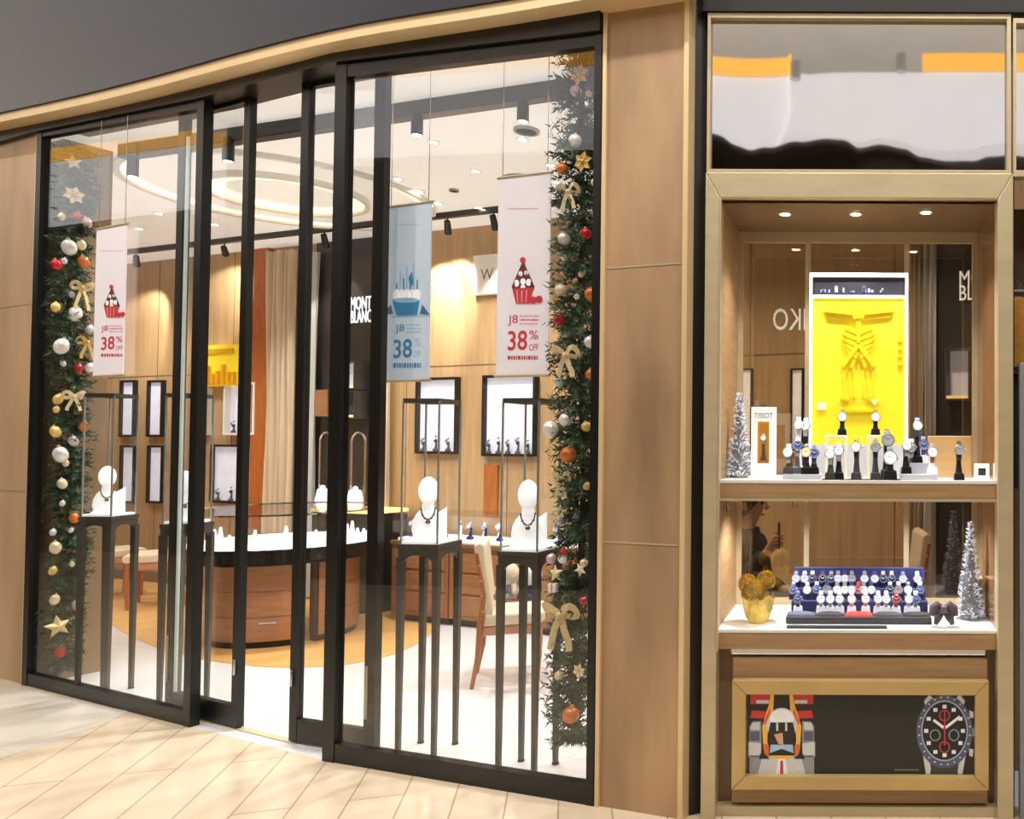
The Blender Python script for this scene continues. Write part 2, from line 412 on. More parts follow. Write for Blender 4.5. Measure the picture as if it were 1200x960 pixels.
def leaf(name,fr,u0,u1,z1,wl,wr,lock_u,far):
    d=emptyS(name,fr.w((u0+u1)/2,0))
    mb=MB()
    mb.fbox(fr,u0,u0+wl,.012,z1,0,-.035); mb.fbox(fr,u1-wr,u1,.012,z1,0,-.035)
    mb.fbox(fr,u0+wl,u1-wr,.012,.12,-.002,-.033); mb.fbox(fr,u0+wl,u1-wr,z1-.07,z1,-.002,-.033)
    mb.build('door_frame',M['black'],d,smooth=False)
    MB().fbox(fr,u0+wl,u1-wr,.12,z1-.07,-.016,-.02).build('glass_pane',M['glass'],d,smooth=False)
    MB().fbox(fr,lock_u-.006,lock_u+.006,.28,.36,.012,0).build('lock_plate',M['steel'],d,bevel=.003)
    MB().fbox(fr,far-.008,far+.008,.17,.42,.010,0).build('pull_handle',M['champlight'],d,bevel=.004)
    return d
uS=fL1.uz(277,856)[0]
uF=fL1.uz(193,822)[0]
d1=leaf('door_1',fL1,uF,0,3.335,.062,.05,-.018,uF+.02)
uG=fL2.uz(438,875)[0]
d2=leaf('door_2',fL2,0,uG,3.325,.05,.066,.02,uG-.05)
MB().fbox(fL1,uF+.07,uF+.09,.12,3.16,-.004,-.014).build('edge_seal',M['seal'],d1,smooth=False)
# sill track across the doorway and operator box above
tag(MB().fbox(fL1,uF,.47,0,.006,.0,-.035).build('trim_7',M['champ'],smooth=False),kind='structure')
# ------------------------------------------------------------------ the mall behind the viewer
BK=[(9,-2.2),(5,-1.5),(2.0,-1.3),(0,-1.3),(-1.7,-1.27),(-4.9,.75),(-9.2,3.1),(-12,4.8),(-16,7.5)]
bk=catmull(BK,7)
bk=sorted(set(bk+[(-.62,-1.302),(.66,-1.302)]),key=lambda p:-p[0])
mb=MB(); n=len(bk)
vs=[]
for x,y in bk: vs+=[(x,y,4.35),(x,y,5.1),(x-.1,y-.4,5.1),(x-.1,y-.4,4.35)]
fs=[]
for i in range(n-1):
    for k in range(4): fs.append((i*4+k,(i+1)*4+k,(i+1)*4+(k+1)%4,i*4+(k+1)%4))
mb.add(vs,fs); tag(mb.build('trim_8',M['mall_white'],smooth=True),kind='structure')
mb=MB(); vs=[]
gaps=lambda x: -.62<x<.66
for i in range(n-1):
    (x,y),(x2,y2)=bk[i],bk[i+1]
    if gaps((x+x2)/2): continue
    mb.add([(x,y+.02,5.1),(x2,y2+.02,5.1),(x2,y2+.02,5.28),(x,y+.02,5.28)],[(0,1,2,3)])
tag(mb.build('trim_9',M['cove'],smooth=False),kind='structure')
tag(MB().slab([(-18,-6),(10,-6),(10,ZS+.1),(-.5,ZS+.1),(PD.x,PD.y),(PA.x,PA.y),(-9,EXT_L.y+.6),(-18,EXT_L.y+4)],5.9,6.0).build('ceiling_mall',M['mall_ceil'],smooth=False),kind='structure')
mb=MB()
for i in range(n-1):
    (x,y),(x2,y2)=bk[i],bk[i+1]
    mb.add([(x-.1,y-.3,-.05),(x2-.1,y2-.3,-.05),(x2-.1,y2-.3,4.3),(x-.1,y-.3,4.3),(x-.2,y-.5,-.05),(x2-.2,y2-.5,-.05),(x2-.2,y2-.5,4.3),(x-.2,y-.5,4.3)],[(0,1,2,3),(4,7,6,5),(3,2,6,7)])
tag(mb.build('wall_mall_opposite',M['mall_dark'],smooth=False),kind='structure')
tag(MB().slab([(-18,-5),(10,-5),(10,-4.6),(-18,-4.6)],-.05,4.3).build('wall_mall',M['mall_dark'],smooth=False),kind='structure')
tag(MB().slab([(-18.3,-5),(-18,-5),(-18,12),(-18.3,12)],-.05,6).build('wall_mall_left',M['mall_dark'],smooth=False),kind='structure')
tag(MB().slab([(9.5,-5),(9.8,-5),(9.8,ZS+.1),(9.5,ZS+.1)],-.05,6).build('wall_mall_right',M['mall_dark'],smooth=False),kind='structure')
tag(MB().slab([(-18,-4.6),(10,-4.6),(5,-2.1),(0,-1.45),(-4.9,.55),(-12,4.6),(-18,8)],4.30,4.35).build('ceiling_mall_low',M['mall_dark'],smooth=False),kind='structure')
for x,z,l in ((-.576,5.0,'left'),(.45,5.08,'right')):
    t=thing('cylinder_downlight',(x,-1.27,z),l+' grey cylinder light on the mall bulkhead, mirrored in the panel above the show window','ceiling light')
    MB().lathe([(.04,0),(.05,0),(.05,.17),(0,.17)],(0,.03,0),18).build('lamp_body',M['steel'],t,local=True)
    MB().lathe([(0,.004),(.04,.004)],(0,.03,0),18).build('lens',emis('bulk_lens',(255,250,235),9),t,local=True)
# ------------------------------------------------------------------ lights
def spot(loc,to,e,ang=70,blend=.6,col=(1,.93,.82),size=.04):
    l=bpy.data.lights.new('spot','SPOT'); l.energy=e; l.spot_size=math.radians(ang); l.spot_blend=blend; l.color=col; l.shadow_soft_size=size
    o=bpy.data.objects.new('spot_lamp',l); COL.objects.link(o); o.location=loc
    o.rotation_euler=(Vector(to)-Vector(loc)).to_track_quat('-Z','Y').to_euler(); return o
def area(loc,to,e,sx,sy,col=(1,1,1)):
    l=bpy.data.lights.new('area','AREA'); l.shape='RECTANGLE'; l.size=sx; l.size_y=sy; l.energy=e; l.color=col
    o=bpy.data.objects.new('area_lamp',l); COL.objects.link(o); o.location=loc
    o.rotation_euler=(Vector(to)-Vector(loc)).to_track_quat('-Z','Y').to_euler(); return o
w=bpy.data.worlds.new('world'); sc.world=w; w.use_nodes=True
w.node_tree.nodes['Background'].inputs[0].default_value=(.9,.9,1,1); w.node_tree.nodes['Background'].inputs[1].default_value=.25
for x,y in ((-7.4,7.6),(-5.6,6.4),(-4.2,5.6),(-3.2,6.2),(-2.0,4.9),(-1.2,5.2),(.2,4.7)):
    spot((x,y,3.30),(x,y,0),150,125,.7,(1,.975,.94),.06)
for x,y in ((-5.6,3.4),(-3.4,2.6),(-1.8,2.0),(-.2,1.6),(1.2,1.5)):
    spot((x,y,5.6),(x,y-.0,0),205,120,.7,(1,.975,.93),.05)
try:
    sc.view_settings.view_transform='Standard'; sc.view_settings.look='None'
except Exception: pass
sc.cycles.transparent_max_bounces=32; sc.cycles.max_bounces=8
sc.cycles.sample_clamp_indirect=6
# ================================================================== the show window on the right
def sx(px,py=500,d=0): return fS.uz(px,py,d)[0]
def szz(py,px=1005,d=0): return fS.uz(px,py,d)[1]
UL,UR=-.54,.577                      # inner faces of the case
ZB=ZS+.52                            # back of the case
Zlow,Zup,Ztop=.74,1.338,2.473
cab=thing('show_window_case',(.02,ZS+.26,0),'tall champagne-framed glass show window case with two shelves right of the bronze pillar','display case')
def B(name,mat,u0,u1,z0,z1,d0,d1,par=cab,bev=0): return MB().fbox(fS,u0,u1,z0,z1,d0,d1).build(name,mat,par,smooth=False,bevel=bev)
OL,OR=sx(826),sx(1186)
# outer frame : mitred, raised
mb=MB(); zt0,zt1=Ztop,szz(205)
mb.fprism(fS,[(OL,0),(UL,0),(UL,zt0),(OL,zt1)],.03,-.05); mb.fprism(fS,[(UR,0),(OR,0),(OR,zt1),(UR,zt0)],.03,-.05)
mb.fprism(fS,[(OL,zt1),(UL,zt0),(UR,zt0),(OR,zt1)],.03,-.05)
fr_=mb.build('case_frame',M['champ'],cab,smooth=False,bevel=.004)
B('inner_bead',M['champlight'],UL+.0,UL+.006,.66,Ztop,.033,.0)
B('side_panel',M['woodshelf'],UL-.02,UL,.66,Ztop,-.05,-.52)
sp=B('side_panel',pm('bronze_gloss_panel',(150,110,76),.18,.1,.15,4,(6,6,.5),coat=.4),UR,UR+.02,.66,Ztop,-.05,-.52)
B('case_ceiling',M['wooddark'],UL-.02,UR+.02,Ztop,Ztop+.05,-.0,-.52)
B('front_glass',M['vitrine'],UL,UR,.66,Ztop,-.006,-.010)
# glazed back with stiles and rail
mb=MB()
for u in (UL+.012,-.215,.247,UR-.012): mb.fbox(fS,u-.012,u+.012,Zlow+.03,Ztop-.05,-.506,-.529)
mb.fbox(fS,UL,UR,Ztop-.05,Ztop,-.505,-.53); mb.fbox(fS,UL,UR,Zlow,Zlow+.03,-.505,-.53)
mb.build('back_frame',M['champ'],cab,smooth=False)
B('back_glass',M['backglass'],UL,UR,Zlow,Ztop,-.516,-.520)
# shelves with white tops
for zt,th in ((Zup,.072),(Zlow,.078)):
    B('shelf',M['woodshelf'],UL,UR,zt-th,zt-.012,-.0,-.50,bev=.003)
    B('shelf_top',M['white'],UL,UR,zt-.012,zt,.002,-.50)
for z in (Zup-.072,):
    B('shelf_edge',M['champlight'],UL,UR,z-.012,z,.004,-.03)
# lower front
B('chrome_rail',M['chrome'],UL+.05,UR-.04,szz(769),szz(760),-.012,-.04,bev=.006)
B('lower_panel',M['wooddark'],UL,UR,0,Zlow-.078,-.05,-.07)
B('lower_panel_face',M['woodshelf'],sx(860),sx(1158),szz(944),szz(772),-.015,-.05,bev=.004)
B('plinth',M['champ'],UL,UR,.0,szz(946),.0,-.05)
# poster box
ps=thing('poster_box',(sx(1010),ZS,szz(924)),'gold-framed wide poster box with racing car and watch below the lower shelf','poster')
pu0,pu1,pz0,pz1=sx(861),sx(1158),szz(924),szz(796)
iu0,iu1,iz0,iz1=sx(877),sx(1142),szz(908),szz(813)
mb=MB()
for q in ([(pu0,pz0),(iu0,iz0),(iu0,iz1),(pu0,pz1)],[(pu0,pz1),(iu0,iz1),(iu1,iz1),(pu1,pz1)],[(pu1,pz1),(iu1,iz1),(iu1,iz0),(pu1,pz0)],[(pu1,pz0),(iu1,iz0),(iu0,iz0),(pu0,pz0)]):
    n0=len(mb.v)
    mb.fprism(fS,q,.022,-.014)
mb.build('poster_frame',pm('old_gold_frame',(204,174,116),.4,.25,.1,5),ps,smooth=False,bevel=.004)
A=MB(); mats=[]
def ci(name,rgb,e=.12):
    m=flat(name,rgb,e)
    if m not in mats: mats.append(m)
    return mats.index(m)
PD_=[0]
def pg(pts,c,lay):
    A.fpoly(fS,[fS.uz(x,y,.0) for x,y in pts],-.006+lay*.0006,c)
def ell(cx,cy,rx,ry,c,lay,n=36): pg([(cx+rx*math.cos(2*PI*i/n),cy+ry*math.sin(2*PI*i/n)) for i in range(n)],c,lay)
def rc(x0,y0,x1,y1,c,lay): pg([(x0,y0),(x1,y0),(x1,y1),(x0,y1)],c,lay)
dk=ci('poster_black',(46,45,40),.05); rd=ci('poster_red',(198,62,60)); yl=ci('poster_amber',(244,184,72)); og=ci('poster_orange',(226,108,44))
gy=ci('poster_grey',(148,150,150)); lg=ci('poster_pale_grey',(206,206,206)); bg=ci('poster_slate',(92,94,116)); wh=ci('poster_white',(240,240,240)); bl=ci('poster_sky',(160,196,220)); sk=ci('poster_skin',(216,160,130)); nb=ci('poster_navy',(84,98,126))
rc(876,812,1143,909,dk,0)
for s in (-1,1):
    X=lambda x: 916+s*(x-916) if s>0 else 916-(x-916)
    def pq(pts,c,l): pg([(916+s*(x-916),y) for x,y in pts],c,l)
    pq([(930,814),(953,814),(953,826),(931,826)],rd,1); pq([(931,821),(946,821),(946,825),(931,825)],lg,2)
    pq([(934,834),(951,833),(953,842),(936,843)],rd,1); pq([(940,846),(950,846),(954,852),(954,886),(940,888)],gy,1)
    pq([(942,847),(951,848),(953,856),(942,856)],lg,2); pq([(942,858),(953,858),(953,869),(942,869)],bg,2); pq([(940,872),(955,870),(955,888),(941,888)],lg,2)
    pq([(925,813),(929,813),(931,826),(935,838),(939,852),(938,870),(936,886),(931,886),(933,868),(932,852),(926,834)],yl,3)
    pq([(930,830),(933,836),(938,848),(935,850),(929,836)],og,4); pq([(931,874),(937,872),(936,886),(931,886)],og,4)
    pq([(936,884),(941,884),(943,890),(930,890)],dk,4)
rc(908,813,924,832,dk,1)
pg([(878,886),(954,886),(954,908),(878,908)],gy,2); pg([(893,888),(939,888),(944,908),(888,908)],lg,3); pg([(902,886),(930,886),(927,890),(905,890)],yl,4)
pg([(912,890),(920,890),(923,908),(909,908)],wh,4); pg([(914.5,892),(917.5,892),(918,908),(914,908)],rd,5)
ell(916,850,18,20,lg,4); ell(916,843,14,12,wh,5); pg([(903,847),(929,847),(932,860),(929,873),(903,873),(900,860)],dk,6)
pg([(907,861),(917,859),(918,873),(912,872)],sk,7); rc(909.5,846,912,857,lg,7); rc(920,846,922.5,857,lg,7)
pg([(903,873),(929,873),(930,883),(916,878),(902,883)],bl,7)
# wrist watch drawn on the right half
cx,cy=1107,858
pg([(1081,880),(1085,879),(1092,897),(1090,908),(1085,908)],lg,1); pg([(1133,880),(1129,879),(1121,897),(1123,908),(1128,908)],lg,1)
pg([(1083,822),(1089,815),(1094,819),(1086,834)],lg,1); pg([(1131,822),(1125,815),(1120,819),(1128,834)],lg,1)
pg([(1090,895),(1124,895),(1122,908),(1092,908)],ci('poster_strap',(70,68,66),.05),1)
pg([(1136,833),(1141,835),(1141,842),(1137,842)],lg,1); pg([(1136,878),(1141,879),(1140,888),(1136,886)],lg,1); pg([(1137,853),(1142,854),(1142,864),(1137,864)],gy,1)
ell(cx,cy,33,43,nb,2); ell(cx,cy-1,31,41,bg,3); ell(cx,cy-1,27.5,36,ci('poster_rim',(170,178,196)),4); ell(cx,cy-1,26,34,ci('poster_dial',(34,38,44),.04),5)
for i in range(60):
    a=2*PI*i/60
    if i%5: continue
    x=cx+21.5*math.sin(a); y=cy-1-28.5*math.cos(a)
    rc(x-2.4,y-2.2,x+2.4,y+2.2,wh,6)
for i in range(24):
    a=2*PI*(i+.5)/24
    x=cx+30*math.sin(a); y=cy-1-39.5*math.cos(a); rc(x-1.1,y-.9,x+1.1,y+.9,lg,6)
for x,y,c in ((1107,839,rd),(1118,862,gy),(1096,862,gy),(1107,876,rd)):
    ell(x,y,6.5,7,c,6,20); ell(x,y,5,5.6,ci('poster_dial',(34,38,44)),7,20)
def hand(x,y,wd,c,l):
    dx,dy=x-cx,y-(cy-4); q=math.hypot(dx,dy); nx,ny=-dy/q*wd,dx/q*wd
    pg([(cx+nx,cy-4+ny),(x+nx,y+ny),(x-nx,y-ny),(cx-nx,cy-4-ny)],c,l)
hand(1094,844,1.6,wh,8); hand(1125,840,1.6,wh,8); hand(1107,833,.7,rd,9); hand(1107,874,.8,rd,9); ell(cx,cy-4,1.8,2.2,rd,10,12)
for i in range(9): rc(1049+i*3.2,902.4,1051+i*3.2,903.8,gy,1)
A.build('poster_print',mats,ps,smooth=False)
# ---- mirrored panel above the case
_wv=[(825,0),(838,2),(856,14),(872,18),(893,10),(930,-6),(968,-17),(985,-18),(1003,-9),(1030,-16),(1058,-11),(1076,0),(1105,4),(1135,2),(1160,-6),(1180,-9),(1290,4)]
def WV(x):
    for (x0,y0),(x1,y1) in zip(_wv,_wv[1:]):
        if x<=x1:
            t=max(0,(x-x0)/(x1-x0)); t=t*t*(3-2*t); return y0+(y1-y0)*t
    return 0
def mir(name,u0,u1,z0,z1,label):
    t=thing(name,fS.w((u0+u1)/2,z0,0),label,'mirror panel')
    mb=MB(); nx,nz=90,24; vs=[]
    for j in range(nz+1):
        for i in range(nx+1):
            u=u0+.012+(u1-u0-.024)*i/nx; z=z0+.008+(z1-z0-.016)*j/nz; x=i/nx
            zt=z0+.42*(z1-z0); pxl=PPX+u/ZS*F; q_=max(0,zt-z); q_=q_*q_/.2 if q_<.1 else q_-.05
            vs.append(fS.w(u,z,-.016+.7*WV(pxl)*q_/1118))
    fs=[(j*(nx+1)+i,j*(nx+1)+i+1,(j+1)*(nx+1)+i+1,(j+1)*(nx+1)+i) for j in range(nz) for i in range(nx)]
    mb.add(vs,fs); o=mb.build('mirror_sheet',M['mirror'],t)
    mb=MB(); mb.fbox(fS,u0,u0+.012,z0,z1,.01,-.03); mb.fbox(fS,u1-.016,u1,z0,z1,.01,-.03); mb.fbox(fS,u0+.012,u1-.016,z1-.02,z1,.01,-.03); mb.fbox(fS,u0+.012,u1-.016,z0,z0+.012,.01,-.03)
    mb.build('panel_frame',M['champ'],t,smooth=False)
    MB().fbox(fS,u0+.002,u1-.002,z0+.002,z1-.002,-.032,-.05).build('panel_back',M['black'],t,smooth=False)
    return t
mir('mirror_panel',OL,OR-.005,szz(203),szz(17),'wide glossy mirror panel above the tall show window case')
tag(MB().fbox(fS,OL-.02,1.8,szz(17)+.002,4.2,.02,-.4).build('trim_10',M['black'],smooth=False),kind='structure')
# ---- next bay at the right edge
mir('mirror_panel',OR+.004,OR+.9,szz(203),szz(22),'narrow slice of mirror panel at the right edge of the photo')
tag(MB().fbox(fS,OR+.004,OR+.9,szz(207),szz(203)+.001,.012,-.04).build('trim_11',M['champ'],smooth=False),kind='structure')
tag(MB().fbox(fS,OR+.001,OR+.008,0,szz(207)-.002,.008,-.09).build('trim_12',M['black'],smooth=False),kind='structure')
tag(MB().fbox(fS,OR+.0,OR+.95,0,szz(207),-.46,-.5).build('wall_bay_right',M['wooddark'],smooth=False),kind='structure')
tag(MB().fbox(fS,OR+.026,OR+.085,0,szz(425),.03,-.01).build('trim_13',flat('post_grey',(134,139,144),0,.45),smooth=False,bevel=.004),kind='structure')
def garment(name,col,px,py0,py1,w,label,yk):
    t=thing(name,fS.w(sx(px),szz(py1),-yk),label,'garment')
    z1,z0=szz(py0),szz(py1); mb=MB(); n=18; rows=[]
    for k,(wz,ww) in enumerate(((0,.14),(.05,.8),(.12,1.0),(.55,.9),(1,.96))):
        z=z1-(z1-z0)*wz
        rows.append([fS.w(sx(px)+w*ww*.5*math.cos(2*PI*j/n)*(1), z, -yk+ (.05+.008*math.sin(5*j))*math.sin(2*PI*j/n)*(0.4+ww*.6)) for j in range(n)])
    vs=[v for r in rows for v in r]; fs=[(i*n+j,i*n+(j+1)%n,(i+1)*n+(j+1)%n,(i+1)*n+j) for i in range(len(rows)-1) for j in range(n)]
    mb.add(vs,fs); mb.build('cloth_body',flat('cloth_'+name,col,0,.8,.2),t)
    c=fS.w(sx(px),z1,-yk)
    MB().tube([c-Vector((0,0,.02)),c+Vector((0,0,.035)),c+Vector((.018,0,.055)),c+Vector((.0,0,.07))],.003,6).build('hook',M['steel'],t)
    return t
rail=MB().tube([fS.w(OR+.012,szz(331),-.2),fS.w(OR+.9,szz(331),-.2)],.012,8).build('clothes_rail',M['greymetal']); tag(rail,'dark clothes rail in the next bay above the amber garment','rail')
garment('amber_jacket',(196,136,52),1204,338,425,.24,'amber jacket hanging in the next bay at the right edge',.2)
rail2=MB().tube([fS.w(OR+.012,szz(424),-.24),fS.w(OR+.9,szz(424),-.24)],.012,8).build('clothes_rail',M['greymetal']); tag(rail2,'lower dark clothes rail in the next bay above the black coat','rail')
garment('black_coat',(34,34,34),1206,432,575,.26,'long black coat hanging below the amber jacket at the right edge',.24)
# ---- downlights in the case ceiling
def disc_light(name,p,r,label,group,e=6,rim=M['champ']):
    t=thing(name,p,label,'ceiling light',0,group)
    mb=MB(); mb.lathe([(r*.72,0),(r,0),(r,-.006),(r*.72,-.006),(r*.72,0)],(0,0,0),20); mb.build('trim_ring',rim,t,local=True)
    MB().lathe([(0,-.002),(r*.72,-.002)],(0,0,0),20).build('lens',emis_('lens_glow',(255,250,238),e),t,local=True)
    return t
_em={}
def emis_(n,rgb,e):
    if (n,e) not in _em: _em[(n,e)]=emis(n,rgb,e)
    return _em[(n,e)]
for i,(px,py) in enumerate(((920,250),(1003,250),(1085,248))):
    p=hz(px,py,Ztop-.001)
    disc_light('downlight',p,.03,('left','middle','right')[i]+' small round downlight in the ceiling of the show window case','show window downlights',12)
    spot((p.x,p.y,Ztop-.02),(p.x,p.y,0),26,100,.8,(1,.98,.93),.02)
for px in (905,1090):
    p=at(px,590,ZS+.2); spot((p.x,p.y,Zup-.09),(p.x,p.y,0),20,140,.8,(1,.985,.95),.02)  # fill lamps added under the upper shelf to brighten the lower bay, no fitting
for i,(px,py) in enumerate(((851,596),(932,588))):
    p=at(px,py,ZS+(.06 if i==0 else .3)); z0=Zup-.085
    t=thing('spotlight',(p.x,p.y,z0),('small chrome spotlight under the upper shelf at its left end','small chrome spotlight under the upper shelf, second from its left end')[i],'spotlight')
    MB().lathe([(0,0),(.014,0),(.014,-.006),(.004,-.008),(.004,-.018)],(0,0,.0),12).build('mount',M['chrome'],t,local=True)
    MB().lathe([(0,-.018),(.010,-.018),(.014,-.045),(.012,-.046)],(0,0,0),14).build('lamp_head',M['chrome'],t,local=True)
    MB().lathe([(0,-.044),(.011,-.044)],(0,0,0),14).build('lens',emis_('lens_glow',(255,250,238),12),t,local=True)
# ================================================================== watches
def strap_mb(h,style,tilt):
    mb=MB(); w=.0085; pts=[]
    for k in range(9):
        a=-1.15+2.3*k/8; pts.append((math.sin(a)*.034,-math.cos(a)*.018+.012))
    vs=[]
    for (z,y) in pts:
        ww=w*(1-.25*abs(z)/.034); vs+=[(-ww,y,z),(ww,y,z),(ww,y+.003,z),(-ww,y+.003,z)]
    fs=[]
    for i in range(8):
        for k in range(4): fs.append((i*4+k,i*4+(k+1)%4,(i+1)*4+(k+1)%4,(i+1)*4+k))
    fs+=[(3,2,1,0),(32,33,34,35)]
    mb.add(vs,fs)
    R=Matrix.Translation((0,0,h))@Matrix.Rotation(-tilt,4,'X'); mb.v=[R@v for v in mb.v]; return mb,R
_wp={}
def watch(pos,size,dial,strap,stand,label,group,hh=.085,rz=0,tilt=.25):
    key=(dial,strap,stand,round(hh,3),tilt)
    if key in _wp:
        return dup(_wp[key],pos,rz,label,group,size)
    t=thing('watch',pos,label,'watch',rz,group); t.scale=(size,)*3
    cols={'white':(240,240,244),'blue':(70,104,190),'silver':(206,210,218),'navy':(40,54,110),'cream':(240,226,190),'black':(26,26,30),'red':(214,62,60),'steel':(176,180,188),'clear':(226,228,236),'grey':(84,82,84),'brown':(150,104,84)}
    met=lambda n: n in('steel','silver')
    cm=lambda n,tg: flat('watch_%s_%s'%(tg,n),cols[n],(.5 if n in('white','cream','clear') and tg!='strap' else .1 if tg=='dial' else 0),.35,.04,.8 if met(n) and tg!='dial' else 0)  # pale dials and stands get a painted-in glow to look brightly lit
    # holder : sloped foot block with a leaning neck
    mb=MB(); mb.box((0,.004,.011),(.034,.032,.022),0,0,.86)
    mb.tube([(0,.006,.02),(0,.012,hh*.6),(0,.010,hh-.004)],[.012,.008,.010],8)
    mb.build('holder',cm(stand,'stand'),t,bevel=.0015,local=True)
    sb,R=strap_mb(hh,'',tilt)
    sb.build('strap',cm(strap,'strap'),t,local=True)
    MX=R@Matrix.Rotation(PI/2,4,'X')
    mb=MB(); mb.lathe([(0,-.0),(.0155,0),(.0165,.003),(.0165,.007),(.0145,.009),(.0145,.0075),(0,.0075)],(0,0,0),22)
    mb.tube([(.016,0,.004),(.0195,0,.004)],.0022,8)
    mb.v=[MX@(v+Vector((0,0,.006))) for v in mb.v]
    cs=mb.build('watch_case',M['steel'],t,local=True)
    mb=MB(); mb.lathe([(0,.0142),(.0142,.0142)],(0,0,0),22,0)
    for a,l in ((.9,.009),(-1.0,.007)):
        mb.box((0,l/2,.0146),(.0014,l,.0004),0,1); 
        for v in mb.v[-8:]:
            v.xy=(Matrix.Rotation(a,2)@v.xy)
    for k in range(12):
        a=2*PI*k/12; mb.box((.0115*math.cos(a),.0115*math.sin(a),.0145),(.0018,.0018,.0004),a,1)
    mb.v=[MX@v for v in mb.v]
    hc='black' if dial in('white','cream','silver') else 'white'
    mb.build('dial',[cm(dial,'dial'),cm(hc,'mark')],t,local=True)
    _wp[key]=t
    return t
def stand_on(px,py,Y,zbase,hh,size,**k):
    """foot of a watch whose dial shows at px,py"""
    p=at(px,py,Y)
    return Vector((p.x,Y,zbase)),max(.03,(p.z-zbase)/size)
# upper shelf : plinths, risers, panels first
mbase=lambda name,px0,px1,py,Y,dep,h,mat,label,cat: tag(MB().box(((at(px0,py,Y).x+at(px1,py,Y).x)/2,Y+dep/2,Zup+h/2),(at(px1,py,Y).x-at(px0,py,Y).x,dep,h)).build(name,mat,smooth=False,bevel=.003),label,cat)
mbase('display_plinth',917,961,556,ZS+.05,.16,.022,M['lav2'],'low white plinth carrying watches at the left of the upper shelf','plinth')
mbase('display_plinth',1056,1099,556,ZS+.05,.14,.024,M['lav2'],'low white plinth carrying watches right of the yellow light box','plinth')
pz=mbase('display_step',1066,1088,548,ZS+.09,.09,.045,M['lav2'],'small white step block on the right hand plinth of watches','plinth'); pz.location.z=Zup+.024
# yellow light box
lb=thing('yellow_light_box',(at(1006,500,ZS+.34).x,ZS+.34,Zup),'tall white-framed light box with a yellow relief picture on the upper shelf','light box')
fLB=Fr((0,ZS+.34),0)
q=lambda px,py: fLB.uz(px,py)
u0,z1=q(949,320); u1,_=q(1064,320)
mb=MB(); mb.fbox(fLB,u0,u0+.012,Zup,z1,.01,-.05); mb.fbox(fLB,u1-.012,u1,Zup,z1,.01,-.05); mb.fbox(fLB,u0+.012,u1-.012,z1-.018,z1,.01,-.05); mb.fbox(fLB,u0+.012,u1-.012,q(955,349)[1],q(955,346)[1],.006,-.05)
mb.build('box_frame',M['whitelit'],lb,smooth=False)
mb=MB(); mb.fbox(fLB,u0+.012,u1-.012,q(955,346)[1],z1-.018,-.004,-.05,0)
for i in range(16):
    a=random.uniform(.03,.92); uu=u0+.02+(u1-u0-.04)*a; zz=q(955,344)[1]+.006; mb.fbox(fLB,uu,uu+random.uniform(.006,.02),zz,zz+random.uniform(.004,.03),-.002,-.006,1)
mb.build('header_strip',[flat('midnight_strip',(36,34,46),.03),flat('strip_light',(150,152,186),.2)],lb,smooth=False)
ye=flat('lit_yellow',(248,224,34),.2,.6,.02); 
mb=MB(); mb.fbox(fLB,u0+.014,u1-.014,q(955,521)[1],q(955,350)[1],-.002,-.05,0)
def yb(pts,d=.010):
    mb.fprism(fLB,[q(x,y) for x,y in pts],d,-.002,1)
# relief: scroll on top, tassel of leaves, little stage below
for s in (-1,1):
    X=lambda x: 1006+s*(x-1006)
    yb([(X(1010),357),(X(1046),355),(X(1048),366),(X(1010),370)],.016)
    yb([(X(1010),370),(X(1044),367),(X(1044),372),(X(1012),375)],.008)
    for k in range(5):
        y=384+k*7; L_=17-abs(k-1.5)*2
        yb([(X(1007),y+5),(X(1009+L_*.5),y),(X(1009+L_),y+1.5-k),(X(1009+L_*.6),y+4.5),(X(1008),y+9)],.012)
    yb([(X(1007),400),(X(1026),428),(X(1023),431),(X(1006),408)],.014)
    yb([(X(1008),410),(X(1016),430),(X(1013),432),(X(1006),414)],.010)
    for k in range(3):
        x=1006+s*(5+k*6); yb([(x-1,434+k*2),(x+1,434+k*2),(x+1.4,466),(x-1.4,466)],.006)
    yb([(X(1016),466),(X(1026),463),(X(1027),468),(X(1018),470)],.012)
yb([(1003,370),(1009,370),(1008,402),(1004,402)],.016); yb([(997,356),(1015,356),(1012,374),(1000,374)],.02)
yb([(984,480),(1028,480),(1028,483),(984,483)],.008)
for k in range(4): yb([(1052,398+k*9),(1058,398+k*9),(1058,401+k*9),(1052,401+k*9)],.008)
yw=flat('pale_tag',(255,250,190),.6)
n0=len(mb.m); mb.fprism(fLB,[q(958,472),(q(968,472)),q(968,480),q(958,480)],.004,-.002,2); mb.fprism(fLB,[q(1019,468),q(1030,468),q(1025,475)],.006,-.002,2)
mb.build('yellow_relief',[ye,flat('relief_yellow',(244,214,24),.14,.5,.03),yw],lb,smooth=False)
MB().fbox(fLB,u0+.012,u1-.012,Zup+.001,q(955,521)[1],.0,-.05).build('base_panel',M['lav2'],lb,smooth=False)
